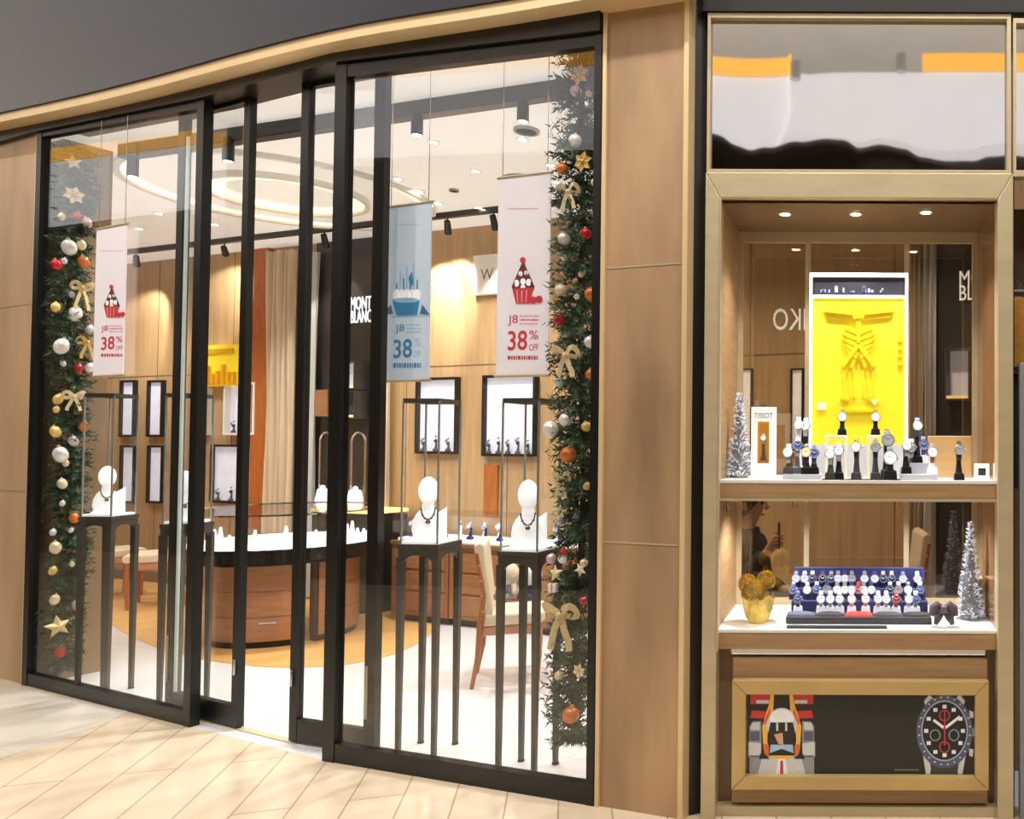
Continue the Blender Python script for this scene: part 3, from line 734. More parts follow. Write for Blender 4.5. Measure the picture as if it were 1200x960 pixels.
# watch risers in front of the light box
YR=ZS+.27
for i,(a,b) in enumerate(((967,993),(1016,1043))):
    x0,x1=at(a,520,YR).x,at(b,520,YR).x; zt=at(a,510,YR).z
    t=thing('watch_riser',((x0+x1)/2,YR,Zup),('left','right')[i]+' pale bridge-shaped riser in front of the yellow light box','riser',0,'watch risers')
    mb=MB()
    mb.box((x0+.006,YR,(zt+Zup)/2),(.012,.04,zt-Zup)); mb.box((x1-.006,YR,(zt+Zup)/2),(.012,.04,zt-Zup)); mb.box(((x0+x1)/2,YR,zt-.006),(x1-x0-.024,.04,.012))
    mb.build('bridge',flat('riser_cream',(232,226,206),.25),t,bevel=.002)
    w_,hh=stand_on((987,1026)[i],490,YR,zt,.0,.9*1.35)
    watch(w_,.9*1.35,'white','black','black','white-faced watch on the '+('left','right')[i]+' riser before the yellow panel','watches before the yellow light box',hh=max(.035,hh))
up=[(936,499,.20,'white','clear','clear','large white watch at the top back of the left plinth','z'),
 (944,500,.22,'white','white','black','white-strapped watch beside the top one on the left plinth','z'),
 (934.5,523,.10,'blue','steel','steel','blue-dialled watch in the centre of the left plinth','p'),
 (924,531,.08,'white','steel','grey','white-dialled watch at the far left of the left plinth','p'),
 (945,531,.07,'cream','black','black','cream-dialled watch at the middle front of the left plinth','p'),
 (954,532,.07,'blue','navy','black','blue-dialled watch at the right end of the left plinth','p'),
 (973,533,.10,'white','white','grey','white watch on a dark block, left of a matching pair','s'),
 (983,529,.11,'white','white','black','white watch on a dark block, right of a matching pair','s'),
 (1003.5,525,.10,'white','black','grey','watch on a dark stand centred before the light box','s'),
 (1026,525,.10,'silver','black','grey','silver watch on a dark stand right of centre','s'),
 (1040,517,.15,'silver','black','black','silver watch standing behind the large white-dialled watch','s'),
 (1043,538,.06,'white','black','black','large white-dialled watch at the right front of the light box','s'),
 (1062,523,.09,'white','steel','black','white-dialled watch at the left end of the right plinth','p2'),
 (1068,525,.11,'silver','steel','steel','silver watch tucked beside the white one on the right plinth','p2'),
 (1075,500,.14,'white','blue','black','white watch at the top of the right plinth','p3'),
 (1082,522,.12,'blue','blue','clear','bright blue watch at the centre of the right plinth','p3'),
 (1092.5,531,.08,'white','brown','clear','white watch with a brown strap at the right end of the plinth','p2'),
 (1124,528,.07,'silver','black','black','silver watch on a dark stand before the wooden box','s')]
for px,py,dy,dial,strap,stand,lab,k in up:
    zb=Zup+(.022 if k in'z p'.split() else .024 if k=='p2' else .069 if k=='p3' else 0)
    if k=='p3': dy=.115+(.0 if px<1080 else .015)
    s=1.75 if 'large white-d' in lab else 1.3
    pos,hh=stand_on(px,py,ZS+dy,zb,0,s)
    watch(pos,s,dial,strap,stand,lab,'watches on the upper shelf',hh=hh,rz=random.uniform(-.12,.12))
# silver cone trees
def cone_tree(px,py0,py1,Y,zb,wpx,label,sprayed=(212,214,220)):
    b=at(px,py1,Y); h=at(px,py0,Y).z-zb; r=wpx/2*Y/F
    t=thing('silver_cone_tree',(b.x,Y,zb),label,'christmas tree')
    mb=MB(); mb.lathe([(r*.8,.0),(r*.86,.02),(r*.45,h*.5),(.004,h)],(0,0,0),18)
    mb.build('cone_core',flat('silver_core',(150,154,160),.05,.35,.2,.6),t,local=True)
    mb=MB()
    for k in range(900):
        f=random.random()**1.4; a=random.random()*2*PI; rr=(r*.9)*(1-f)+.003; z=.01+f*h*.98
        c=Vector((rr*math.cos(a),rr*math.sin(a),z)); o=Vector((math.cos(a),math.sin(a),random.uniform(-.3,.9))).normalized()
        l=.012+.008*(1-f); s=Vector((-math.sin(a),math.cos(a),random.uniform(-.6,.6))).normalized()*.004
        mb.add([c-s,c+s,c+o*l+s*.6,c+o*l-s*.6],[(0,1,2,3)],random.randrange(3)//2)
    f=mb.build('tinsel',[flat('tinsel_silver',(236,238,244),.3,.3,.05,.3),flat('tinsel_dark',(140,142,150),0.03,.3,.2,.5)],t,local=True,smooth=False)  # silver strands carry a slight added glow to look whiter
    f['kind']='stuff'
    return t
cone_tree(866,462,557,ZS+.22,Zup,26,'tall silver tinsel cone tree on the upper shelf behind the white watch stand')
cone_tree(1137,613,722,ZS+.22,Zlow,27,'tall silver tinsel cone tree on the lower shelf at the right')
# white watch stand with orange niche
YS=ZS+.10; fT=Fr((0,YS),0); qq=lambda px,py: fT.uz(px,py)
a0,b1=qq(880.5,477); a1,_=qq(909,477)
t=thing('watch_stand_sign',((a0+a1)/2,YS,Zup),'white upright sign stand with an orange niche holding one watch','display stand')
i0,j0=qq(887,543); i1,j1=qq(901.5,494)
mb=MB()
mb.fbox(fT,a0,i0,Zup,b1,0,-.045); mb.fbox(fT,i1,a1,Zup,b1,0,-.045); mb.fbox(fT,i0,i1,Zup,j0,0,-.045); mb.fbox(fT,i0,i1,j1,b1,0,-.045)
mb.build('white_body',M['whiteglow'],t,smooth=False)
MB().fbox(fT,i0,i1,j0,j1,-.022,-.04).build('orange_niche',flat('amber_niche',(216,148,44),.12),t,smooth=False)
mb=MB(); text_fit(mb,fT,'TISSOT',a0+.012,a1-.012,qq(890,490)[1],qq(890,484)[1],.0012,0); mb.build('lettering',flat('ink_blue',(60,76,110)),t,smooth=False)
mb=MB(); mb.fbox(fT,(a0+a1)/2-.02,(a0+a1)/2+.015,b1,b1+.008,-.01,-.03); mb.build('top_tab',M['steel'],t,smooth=False)
wz=qq(893,525)[1]
lip=MB().fbox(fT,i0+.004,i1-.004,j0,j0+.012,-.002,-.021).build('niche_lip',flat('amber_niche2',(190,124,40)),t,smooth=False)
c=fT.w((i0+i1)/2,j0+.012,-.012)
watch(c,.72,'white','steel','grey','white-dialled watch standing inside the orange niche','watches on the upper shelf',hh=(qq(893,514)[1]-j0-.012)/.72)
# wooden box, little cards
x0,x1=at(1089,540,ZS+.3).x,at(1139,540,ZS+.3).x; zt=at(1110,511,ZS+.3).z
mb=MB(); mb.box(((x0+x1)/2,ZS+.35,(Zup+zt)/2),(x1-x0,.1,zt-Zup)); bx=mb.build('wooden_watch_box',pm('pale_box_wood',(206,168,116),.45,0,.1,4,(1,1,9),coat=.1),smooth=False,bevel=.004); tag(bx,'pale wooden box standing behind the watches right of the light box','box')
def card(px0,px1,py0,py1,Y,pic,label):
    f=Fr((0,Y),0); k=lambda a,b: f.uz(a,b); u0,z1=k(px0,py0); u1,_=k(px1,py0)
    t=thing('white_card_frame',f.w((u0+u1)/2,Zup,0),label,'card')
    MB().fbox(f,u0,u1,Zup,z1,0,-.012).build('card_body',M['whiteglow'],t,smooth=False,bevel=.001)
    if pic:
        w=u1-u0; h=z1-Zup
        mb=MB(); mb.fbox(f,u0+w*.25,u1-w*.25,Zup+h*.28,z1-h*.28,.001,-.001,0); mb.fbox(f,u0+w*.36,u0+w*.46,Zup+h*.36,z1-h*.4,.002,-.001,1); mb.fbox(f,u0+w*.55,u0+w*.64,Zup+h*.36,z1-h*.4,.002,-.001,1)
        mb.build('card_picture',[flat('ink_black',(24,26,32)),flat('ink_blue',(60,76,110))],t,smooth=False)
card(1142,1159.5,543.5,558,ZS+.09,True,'small white card with a dark picture on the upper shelf')
card(1164.5,1168,543,558,ZS+.05,False,'white card edge standing at the right end of the upper shelf')
tag(MB().fbox(fS,sx(962,558),sx(1056,558),Zup,Zup+.004,-.03,-.11).build('dark_mirror_tray',flat('smoked_tray',(40,42,60),0,.1),smooth=False),'thin dark tray under the row of watches before the light box','tray')
# ---- lower shelf
YT=ZS+.10
def px_x(px,Y,py=700): return at(px,py,Y).x
x0,x1=px_x(921,YT),px_x(1092,YT); zt=at(1000,665,YT+.26).z
t=thing('watch_tray',((x0+x1)/2,YT,Zlow),'stepped navy display tray full of watches on the lower shelf','tray')
navy=flat('navy_velvet',(44,48,104),.02,.7,.15)
h1,h2,h3=.03,.075,.115
mb=MB(); mb.box(((x0+x1)/2,YT+.055,Zlow+h1/2),(x1-x0,.11,h1)); mb.build('front_step',flat('charcoal_velvet',(58,56,66),0,.7,.15),t,bevel=.004)
mb=MB(); mb.box(((x0+x1)/2+.004,YT+.145,Zlow+h2/2),(x1-x0-.02,.07,h2)); mb.build('middle_step',navy,t,bevel=.004)
mb=MB(); mb.box(((x0+x1)/2+.004,YT+.215,Zlow+h3/2),(x1-x0-.03,.07,h3)); mb.build('back_step',navy,t,bevel=.004)
mb=MB(); mb.box(((x0+x1)/2+.004,YT+.262,(Zlow+zt)/2),(x1-x0-.03,.02,zt-Zlow)); mb.build('back_board',navy,t,bevel=.003)
tag(MB().fbox(fS,sx(921,730),sx(1040,730),Zlow,Zlow+.006,-.02,-.06).build('dark_strip',flat('ink_black',(24,26,32)),smooth=False),'thin dark strip lying on the lower shelf before the navy tray','strip')
cw=(x1-x0)/5
for i in range(5):
    c=('grey-blue','charcoal','bright red','dark grey','black')[i]; col=((92,98,122),(52,52,60),(206,58,54),(62,62,70),(44,44,50))[i]
    mb=MB(); n=14
    cxx=x0+cw*(i+.5)
    prof=[]
    for j in range(9):
        a=PI*j/8; prof.append((-math.cos(a)*.026,math.sin(a)*.017))
    vs=[];
    for k in range(9):
        f=k/8; w=cw*.47*(1); xx=cxx-w+2*w*f; sc_=1-.5*abs(2*f-1)**4
        for (yy,zz) in prof: vs.append((xx,YT+.032+yy*sc_,Zlow+h1+zz*sc_))
    fs=[(k*9+j,k*9+j+1,(k+1)*9+j+1,(k+1)*9+j) for k in range(8) for j in range(8)]+[tuple(range(8,-1,-1)),tuple(72+j for j in range(9))]
    fs+=[(k*9,(k+1)*9,(k+1)*9+8,k*9+8) for k in range(8)]
    mb.add(vs,fs)
    tag(mb.build('velvet_cushion',flat('velvet_%d'%i,col,.02 if i!=2 else .15,.7,.12)),ORD[i]+' cushion from the left along the front of the navy tray, '+c,'cushion','cushions along the navy tray')
rowsT=[('back',681,YT+.215,Zlow+h3,[933,943,952,964,974,982,990,998,1013,1025,1035,1045,1058,1075],1.18),
 ('middle',691.5,YT+.145,Zlow+h2,[930,946,957,969,981,990,998,1006,1012,1021,1043,1053,1064,1078],1.18),
 ('front',702.5,YT+.082,Zlow+h1,[935,962,973,984,998,1014.5,1029,1038.5,1050,1065,1073],1.18)]
dials={'back':'white white blue black navy white white silver white white blue blue white white'.split(),
 'middle':'blue white blue silver white white white red white white navy silver white blue'.split(),
 'front':'blue white white white white white white white red white blue'.split()}
for nm,py,Y,zb,xs,s in rowsT:
    for i,px in enumerate(xs):
        pos,hh=stand_on(px,py,Y,zb,0,s)
        d=dials[nm][i]; st='white' if nm=='front' and d=='white' else ('red' if d=='red' else 'steel' if i%3 else 'navy')
        watch(pos,s*(1.0),d,st,'navy' if nm!='front' else 'clear',f'{d}-dialled watch in the {nm} row of the navy tray, {ORD[i]} from the left','watches on the navy tray',hh=max(.03,round(hh,3)))
# gold vase with gold flower balls
YV=ZS+.13; g=at(888,729,YV)
vb=thing('gold_vase',(g.x,YV,Zlow),'crumpled gold foil vase at the left of the lower shelf','vase')
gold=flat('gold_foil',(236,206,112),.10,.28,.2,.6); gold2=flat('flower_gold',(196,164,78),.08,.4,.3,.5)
mb=MB(); n=22; prof=[(.030,0),(.046,.02),(.054,.055),(.060,.09),(.066,.112)]
vs=[]
for i,(r,z) in enumerate(prof):
    for j in range(n):
        a=2*PI*j/n; rr=r*(1+.16*math.sin(j*2.9+i*.7)*(.3+i*.2)); vs.append((rr*math.cos(a),rr*math.sin(a)*.8,z+(.016*math.sin(j*1.7) if i==4 else 0)))
fs=[(i*n+j,i*n+(j+1)%n,(i+1)*n+(j+1)%n,(i+1)*n+j) for i in range(4) for j in range(n)]+[tuple(range(n-1,-1,-1))]
mb.add(vs,fs); mb.build('vase_body',gold,vb,local=True)
for i,(px,py,r,dy) in enumerate(((876,684,11,.02),(898,680,11,.03),(884,692,12,-.025))):
    p=at(px,py,YV+dy); rr=r*YV/F
    mb=MB(); mb.ball((0,0,0),rr*.86,12)
    for k in range(160):
        z=1-2*(k+.5)/160; a=k*2.39996; q=Vector((math.sqrt(1-z*z)*math.cos(a),math.sqrt(1-z*z)*math.sin(a),z)); s=q.cross(Vector((.3,.5,.8))).normalized()*.007
        e=q.cross(s).normalized()*.005
        mb.add([q*rr*.84-s,q*rr*.84+s,q*rr*1.06+s*.5+e,q*rr*1.06-s*.5+e],[(0,1,2,3)])
    mb.tube([(0,0,-rr*.8),Vector((g.x-p.x,YV-p.y,Zlow+.05-p.z))],.005,6)
    o=mb.build('gold_flower',gold2,local=True,smooth=False); o.location=p
    tag(o,('left','right','front middle')[i]+' round gold flower head standing in the gold vase','flower','gold flowers in the vase')
# dark bow figure
YBW=ZS+.07; g=at(1105.5,733,YBW); S=YBW/F
t=thing('fabric_bow',(g.x,YBW,Zlow),'dark plum fabric bow with two hanging ends on the lower shelf','bow')
pl=flat('plum_fabric',(84,70,86),.0,.6,.4)
def lump(pts,r,name,par,mat,ny=1):
    MB().tube([Vector((x*S,y,z*S)) for x,y,z in pts],[q*S for q in r],10).build(name,mat,par,local=True)
lump([(-2,0,22),(-7,0,25),(-11,0,21),(-12,0,15),(-8,0,14),(-2,0,19)],[3,5,6,6,4,3],'left_loop',t,pl)
lump([(2,0,22),(7,0,25),(11,0,21),(12,0,15),(8,0,14),(2,0,19)],[3,5,6,6,4,3],'right_loop',t,pl)
lump([(-1,0,18),(-6,0,11),(-9,0,2.6)],[3,5,2.6],'left_end',t,pl)
lump([(1,0,18),(7,0,11),(11,0,2.6)],[3,5,2.6],'right_end',t,pl)
lump([(0,-.012,16),(0,-.012,24)],[4,4],'knot',t,flat('plum_light',(122,108,120),0,.6,.3))
for px,z0 in ():
    pass
# stack of wood-coloured bars against the right side wall
Yb=ZS+.30
xb=UR-.03
zz=Zlow
for i in range(5):
    hh=(.034,.03,.034,.036,.028)[i]
    o=MB().box((xb-.002*(i%2),Yb+.01*(i%2),zz+hh/2),(.044,.09,hh)).build('wood_tone_bar',flat('block_%d'%(i%2),((214,186,140),(178,140,98))[i%2],.04,.6,.1),smooth=False,bevel=.003)
    tag(o,('bottom','second from bottom','middle','second from top','top')[i]+' wood-coloured bar of the stack beside the silver tree','block','wood-coloured bars beside the silver tree'); zz+=hh
# reversed letters on the back glass
fG=Fr((0,ZB-.004),0); mb=MB()
u0,z0=fG.uz(906,387); u1,z1=fG.uz(968,362)
text_fit(mb,fG,'SEIKO',u0,u1,z0,z1,.004,0,.010,.0,mirror=True)
o=mb.build('back_lettering',flat('silver_letter',(222,218,206),.12,.3,.05,.5),smooth=False); tag(o,'silver reversed lettering on the back glass left of the yellow box','sign')
# ================================================================== inside the shop
def onW(px,py,d=0): return fW.uz(px,py,d)
def wpt(px,py,d=0): u,z=onW(px,py,d); return fW.w(u,z,d)
# ---- lighting tracks
p1=hz(160,178,3.31); p2=hz(650,108,3.31); td=(p2-p1).normalized()
a=p1-td*.12; b=p2+td*.42; c=(a+b)/2; fT1=Fr((c.x,c.y),math.atan2(td.y,td.x)); hl=(b-a).length/2
t=thing('lighting_track',(c.x,c.y,ZC),'thick dark lighting track on the ceiling just inside the glass front','lighting track')
MB().fbox(fT1,-hl,hl,3.275,ZC,.035,-.035).build('track_bar',M['black'],t,smooth=False,bevel=.004)
def cyl_spot(px,py0,py1,label,group):
    p=hz(px,py0,3.275); k=p.y/F; h=(py1-py0)*k
    t=thing('track_spotlight',p,label,'spotlight',0,group)
    MB().lathe([(.012,0),(.012,-.015),(.03,-.015),(.03,-.015-h),(.024,-.015-h),(.024,-.01-h)],(0,0,0),18).build('lamp_body',M['black'],t,local=True)
    MB().lathe([(0,-.012-h),(.024,-.012-h)],(0,0,0),18).build('lens',emis_('lens_glow',(255,250,238),12),t,local=True)
for px,y0,y1,w in ((156,182,205,'far left'),(268,160,187,'second from left, behind the door'),(489,133,156,'third from left, in the right pane'),(613,117,140,'fourth from left, nearest the right garland')):
    cyl_spot(px,y0,y1,'black cylinder spotlight under the front ceiling track, '+w,'front track spotlights')
t=thing('lighting_track',fW.w(-2.2,ZC,.42),'thin dark lighting track along the ceiling before the back wood wall','lighting track')
MB().fbox(fW,-5.0,2.3,ZC-.045,ZC,.44,.40).build('track_bar',M['black'],t,smooth=False)
for i,(px,tx,ty) in enumerate(((160,165,380),(263,275,330),(380,400,370),(487,515,330),(524,530,330),(578,600,340))):
    u,_=fW.uz(px,290,.42); q=fW.w(u,ZC-.045,.42)
    t=thing('track_spotlight',q,'small black spotlight on the rear ceiling track, '+ORD[i]+' from the left','spotlight',0,'rear track spotlights')
    aim=wpt(tx,ty); dr=(aim-q).normalized()
    MB().tube([(0,0,0),(0,0,-.05)],.006,6).build('stem',M['black'],t,local=True)
    o=Vector((0,0,-.06)); MB().tube([o-dr*.04,o+dr*.08],[.024,.03],12).build('lamp_body',M['black'],t,local=True)
    MB().tube([o+dr*.081,o+dr*.082],[.024,.024],12).build('lens',emis_('lens_glow',(255,250,238),12),t,local=True)
    s=q+o+dr*.1; spot(s,aim-Vector((0,0,.15)),(90 if i in(0,1,3,4) else 30),62,.5,(1,.96,.88),.02)
# ---- ceiling cove ring and small downlights
rc_=hz(338,231,ZC-.03)
t=thing('ceiling_ring_light',(rc_.x,rc_.y,ZC),'large double ring cove light on the ceiling above the round counter','ceiling light')
def ring(r0,r1,z0,z1,sx=1.0): return MB().lathe([(r0,z0),(r1,z0),(r1,z1),(r0,z1),(r0,z0)],(0,0,0),72)
ring(.90,.955,-.012,0).build('outer_ring',M['ceilring'],t,local=True)
ring(.955,1.0,-.03,0).build('outer_lip',M['white'],t,local=True)
ring(.40,.50,-.02,0).build('inner_ring',emis_('ring_glow',(255,236,190),1.5),t,local=True)
ring(.50,.54,-.04,0).build('inner_lip',M['white'],t,local=True)
for i,(px,py) in enumerate(((186,250),(163,268),(252,263),(302,182),(508,166),(557,200),(466,209),(513,238),(645,193),(651,213),(612,163),(560,243))):
    p=hz(px,py,ZC-.001); disc_light('downlight',p,.036,'small round recessed downlight in the white shop ceiling','shop ceiling downlights',9,M['white'])
p=hz(488,224,ZC-.001); disc_light('downlight',p,.06,'larger round downlight in the shop ceiling left of the blue banner top','shop ceiling downlights',7,M['white'])
for px,py,r,lab in ((617,152,.075,'round white speaker grille in the ceiling near the right garland'),(532,222,.035,'small round grey smoke sensor in the shop ceiling'),(617,212,.17,'wide round recessed ceiling lamp behind the red banner top')):
    p=hz(px,py,ZC)
    t=thing('ceiling_fitting',p,lab,'ceiling fitting')
    MB().lathe([(r*.8,-.002),(r*.8,-.016),(r,-.016),(r,0)],(0,0,0),28).build('rim',flat('fitting_grey',(170,166,158)),t,local=True)
    MB().lathe([(0,-.004),(r*.8,-.004)],(0,0,0),28).build('face',M['white'],t,local=True)
# ---- left inner column
cR=fl(117,787); _bd=Vector((math.sin(-yaw(PA,PB)),math.cos(-yaw(PA,PB)),0))      # into the shop
fC=Fr((cR.x,cR.y),math.atan2(_bd.y,_bd.x)); cF=cR-_bd*.25; _lf=-fAB.t*.45
tag(MB().slab([(q.x,q.y) for q in (cR,cR+_lf,cF+_lf,cF)],0,ZC-.002).build('wall_column',pm('taupe_column',(150,124,92),.45,.05,.1,3,(1,1,.3)),smooth=False),kind='structure')
# ---- honey coloured oval inlay
pts=[]
ring_img=[(312+200*math.cos(2*PI*i/56),713+69*math.sin(2*PI*i/56)+.055*200*math.cos(2*PI*i/56)) for i in range(56)]
rp=[fl(x,y) for x,y in ring_img]
tag(MB().slab([(p.x,p.y) for p in rp],0,.004).build('floor_inlay_rug',M['rug'],smooth=False),'large honey-coloured oval floor rug under the round counter','rug')
# ---- curtains, dark brand wall
def curtain(px0,px1,py0,mat,label,d=.09,folds=5,par=None,amp=.035):
    u0,_=onW(px0,400,d); u1,_=onW(px1,400,d); z1=min(ZC-.02,onW((px0+px1)/2,py0,d)[1])
    mb=MB(); n=folds*10; vs=[]; rows=9
    for j in range(rows+1):
        z=.02+(z1-.02)*j/rows
        for i in range(n+1):
            f=i/n; dd=d+amp*math.sin(f*folds*2*PI+.3*math.sin(j))*(.7+.3*j/rows)+.012*math.sin(f*17+j*.8)
            vs.append(fW.w(u0+(u1-u0)*f,z,dd))
    mb.add(vs,[(j*(n+1)+i,j*(n+1)+i+1,(j+1)*(n+1)+i+1,(j+1)*(n+1)+i) for j in range(rows) for i in range(n)])
    return tag(mb.build('curtain',mat),label,'curtain')
curtain(314,346,294,M['beige'],'beige pleated curtain left of the dark brand wall',folds=5)
curtain(352,370,296,M['greycurtain'],'pale grey pleated curtain between the beige curtain and the dark wall',folds=3)
curtain(440,457,285,M['beige'],'narrow beige curtain right of the dark brand wall',folds=3)
curtain(1061,1082,266,M['beige'],'beige curtain seen through the show window, left of the dark panel',folds=4)
curtain(1083,1097,266,M['greycurtain'],'grey curtain strip seen through the show window beside the dark panel',folds=2)
def wbox(name,mat,px0,px1,py0,py1,d0,d1,par=None,bev=0,smooth=False):
    u0,z1=onW(px0,py0,d0); u1,_=onW(px1,py0,d0); _,z0=onW((px0+px1)/2,py1,d0)
    return MB().fbox(fW,u0,u1,max(z0,.0),min(z1,ZC-.002),d0,d1).build(name,mat,par,smooth=smooth,bevel=bev)
darkw=pm('charcoal_wall',(52,50,46),.35,.0,.2,3)
tag(wbox('wall_brand',darkw,371,440,285,690,.03,.0),kind='structure')
tag(wbox('wall_brand_right',darkw,1098,1142,262,720,.03,.0),kind='structure')
def sign(lines,px0,px1,py0,py1,d,label):
    mb=MB(); h=(py1-py0)/len(lines)
    for i,tx in enumerate(lines):
        u0,z1=onW(px0,py0+h*i+.5,d); u1,z0=onW(px1,py0+h*(i+1)-1.5,d)
        text_fit(mb,fW,tx,u0,u1,z0,z1,d,0,.006,.0)
    o=mb.build('brand_sign',M['signlit'],smooth=False); tag(o,label,'sign'); return o
M['signlit']=emis('sign_glow',(250,250,255),1.15)
sign(['MONT','BLANC'],411,435,348,379,.045,'small glowing white two-line brand sign on the dark wall')
sign(['MONT','BLANC'],1124.5,1178,317,351,.045,'glowing white brand sign cut off at the right side of the show window')
# shelves on the dark wall with small goods
def niche(px0,px1,py0,py1,label,glow,items,back=None):
    u0,z1=onW(px0,py0,.03); u1,z0=onW(px1,py1,.03)
    t=thing('wall_niche',fW.w((u0+u1)/2,z0,.03),label,'display niche')
    mb=MB(); e=.012; D=.16
    mb.fbox(fW,u0,u0+e,z0,z1,D,.03); mb.fbox(fW,u1-e,u1,z0,z1,D,.03); mb.fbox(fW,u0+e,u1-e,z0,z0+e,D,.03); mb.fbox(fW,u0+e,u1-e,z1-e,z1,D,.03)
    mb.build('niche_box',M['greymetal'],t,smooth=False)
    MB().fbox(fW,u0+e,u1-e,z0+e,z1-e,.04,.031).build('niche_back',back or M['lav'],t,smooth=False)
    MB().fbox(fW,u0+e,u1-e,z0+e,z0+e+.02,D+.002,D-.02).build('lit_edge',glow,t,smooth=False)
    return t,u0,u1,z0+e,D
yglow=emis('amber_edge_glow',(255,220,140),1.1)
ni=[niche(404,430,425,457,'small lit wall niche just below the white brand sign',yglow,0),
    niche(404,430,459,491,'dark glass wall niche with a glowing amber bottom edge',yglow,0,flat('smoked_back',(86,88,92),.02,.2)),
    niche(1112,1141,410,470,'pale lit niche on the dark panel seen through the show window',yglow,0)]
wb=wbox('wooden_wall_box',M['woodred'],369,384,457,488,.14,.03); tag(wb,'reddish wooden wall box left of the dark brand wall niches','box')
# low counter before the dark wall with arched stands
u0,_=onW(366,600,.4); u1,_=onW(438,600,.4); zt=onW(400,597,.4)[1]
t=thing('brand_counter',fW.w((u0+u1)/2,0,.3),'low dark counter under the brand wall behind the round counter','counter')
MB().fbox(fW,u0,u1,0,zt-.03,.4,.06).build('counter_body',M['black'],t,smooth=False); MB().fbox(fW,u0-.01,u1+.01,zt-.03,zt,.41,.06).build('counter_top',yglow,t,smooth=False)
def archstand(px,py0,wpx,label):
    u,_=onW(px,560,.3); z1=onW(px,py0,.3)[1]; w=wpx*fW.w(u,0,.3).y/F
    t=thing('arched_display_stand',fW.w(u,zt,.3),label,'display stand',fW.yaw)
    h=z1-zt
    MB().tube([(-w/2,0,.012)]+[(-w/2*math.cos(PI*i/14),0,h-w/2+w/2*math.sin(PI*i/14)) for i in range(15)]+[(w/2,0,.012)],.009,8).build('chrome_arch',M['chrome'],t,local=True)
    MB().box((0,0,.006),(w*1.15,.12,.012)).build('base_plate',M['white'],t,local=True,smooth=False,bevel=.002)
    mb=MB(); 
    for k in (-1,0,1): mb.lathe([(.0,.012),(.05,.012),(.035,.08),(.02,.16+.03*(k==0)),(0,.17+.03*(k==0))],(k*w*.28,-.02,0),10)
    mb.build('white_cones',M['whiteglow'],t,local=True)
archstand(381,507,18,'arched chrome stand with white display cones, left one under the dark wall')
archstand(419,507,22,'arched chrome stand with white display cones, right one below the brand sign')
# W sign board
u0,z1=onW(555,300,.04); u1,z0=onW(586,344,.04)
t=thing('sign_board',fW.w((u0+u1)/2,z0,.03),'square white board with a brown letter W on the wood wall','sign')
MB().fbox(fW,u0,u1,z0,z1,.045,.0).build('board',M['white'],t,smooth=False,bevel=.003)
mb=MB(); w=u1-u0; h=z1-z0; text_fit(mb,fW,'W',u0+w*.30,u1-w*.24,z0+h*.36,z1-h*.36,.047,0,0,.0); mb.build('letter',flat('w_brown',(120,96,66)),t,smooth=False)
# wall display cases : dark frame, lit white inside, little watches
_wc=[0]
def wallcase(px0,px1,py0,py1,label,nitems=0,shelf=False,D=.05,framec=None,ilabel='',back=None):
    u0,z1=onW(px0,py0,D); u1,_=onW(px1,py0,D); _,z0=onW((px0+px1)/2,py1,D)
    t=thing('wall_display_case',fW.w((u0+u1)/2,z0,0),label,'display case')
    e=min(.022,.11*(u1-u0)); mb=MB()
    mb.fbox(fW,u0,u0+e,z0,z1,D,0); mb.fbox(fW,u1-e,u1,z0,z1,D,0); mb.fbox(fW,u0+e,u1-e,z0,z0+e,D,0); mb.fbox(fW,u0+e,u1-e,z1-e,z1,D,0)
    mb.build('case_frame',framec or M['black'],t,smooth=False)
    MB().fbox(fW,u0+e,u1-e,z0+e,z1-e,.012,.001).build('lit_back',back or M['lav'],t,smooth=False)
    MB().fbox(fW,u0+e,u1-e,z0+e,z1-e,D-.012,D-.015).build('glass_door',M['case_glass'],t,smooth=False)
    for i in range(nitems):
        uu=u0+e+(u1-u0-2*e)*(i+.5)/nitems
        pos=fW.w(uu,z0+e,.034+D*.25)
        watch(pos,1.05,('blue','white','silver')[i%3],'black','grey',f'{ORD[i]} watch from the left inside the {ilabel}','watches in the wall cases',hh=.085+.02*(i%2),rz=fW.yaw)
M['case_glass']=M['vitrine']
wallcase(487,535,443,532,'dark-framed lit wall case behind the middle pedestal, under the blue banner',3,ilabel='dark-framed case under the blue banner')
wallcase(565,627,440,535,'dark-framed lit wall case under the red banner at right',5,ilabel='dark-framed case under the red banner')
wallcase(262,298,449,510,'upper white lit wall case left of the beige curtain',2,framec=M['white'],D=.07,ilabel='upper lit case left of the curtain')
wallcase(246,296,521,590,'lower white lit wall case left of the beige curtain',3,ilabel='lower lit case left of the curtain')
wallcase(140,157,446,512,'upper narrow lit wall case behind the left pedestal',0,D=.04)
wallcase(172,190,446,512,'upper tall narrow white case right of the left pedestal glass',0,D=.04)
wallcase(140,157,522,590,'lower narrow lit wall case behind the left pedestal',0,D=.04)
wallcase(172,190,522,590,'lower narrow white case right of the left pedestal glass',0,D=.04)
wallcase(225,243,455,510,'narrow white case behind the thick door jamb',0,framec=M['white'])
wallcase(866,881,432,528,'narrow white lit wall case seen through the show window, left one',0,D=.03,back=M['whitelit'])
wallcase(926,941,432,528,'narrow white lit wall case seen through the show window beside the yellow box',0,D=.03,back=M['whitelit'])
wallcase(1028,1046,300,312,'small hidden wall case',0) if False else None
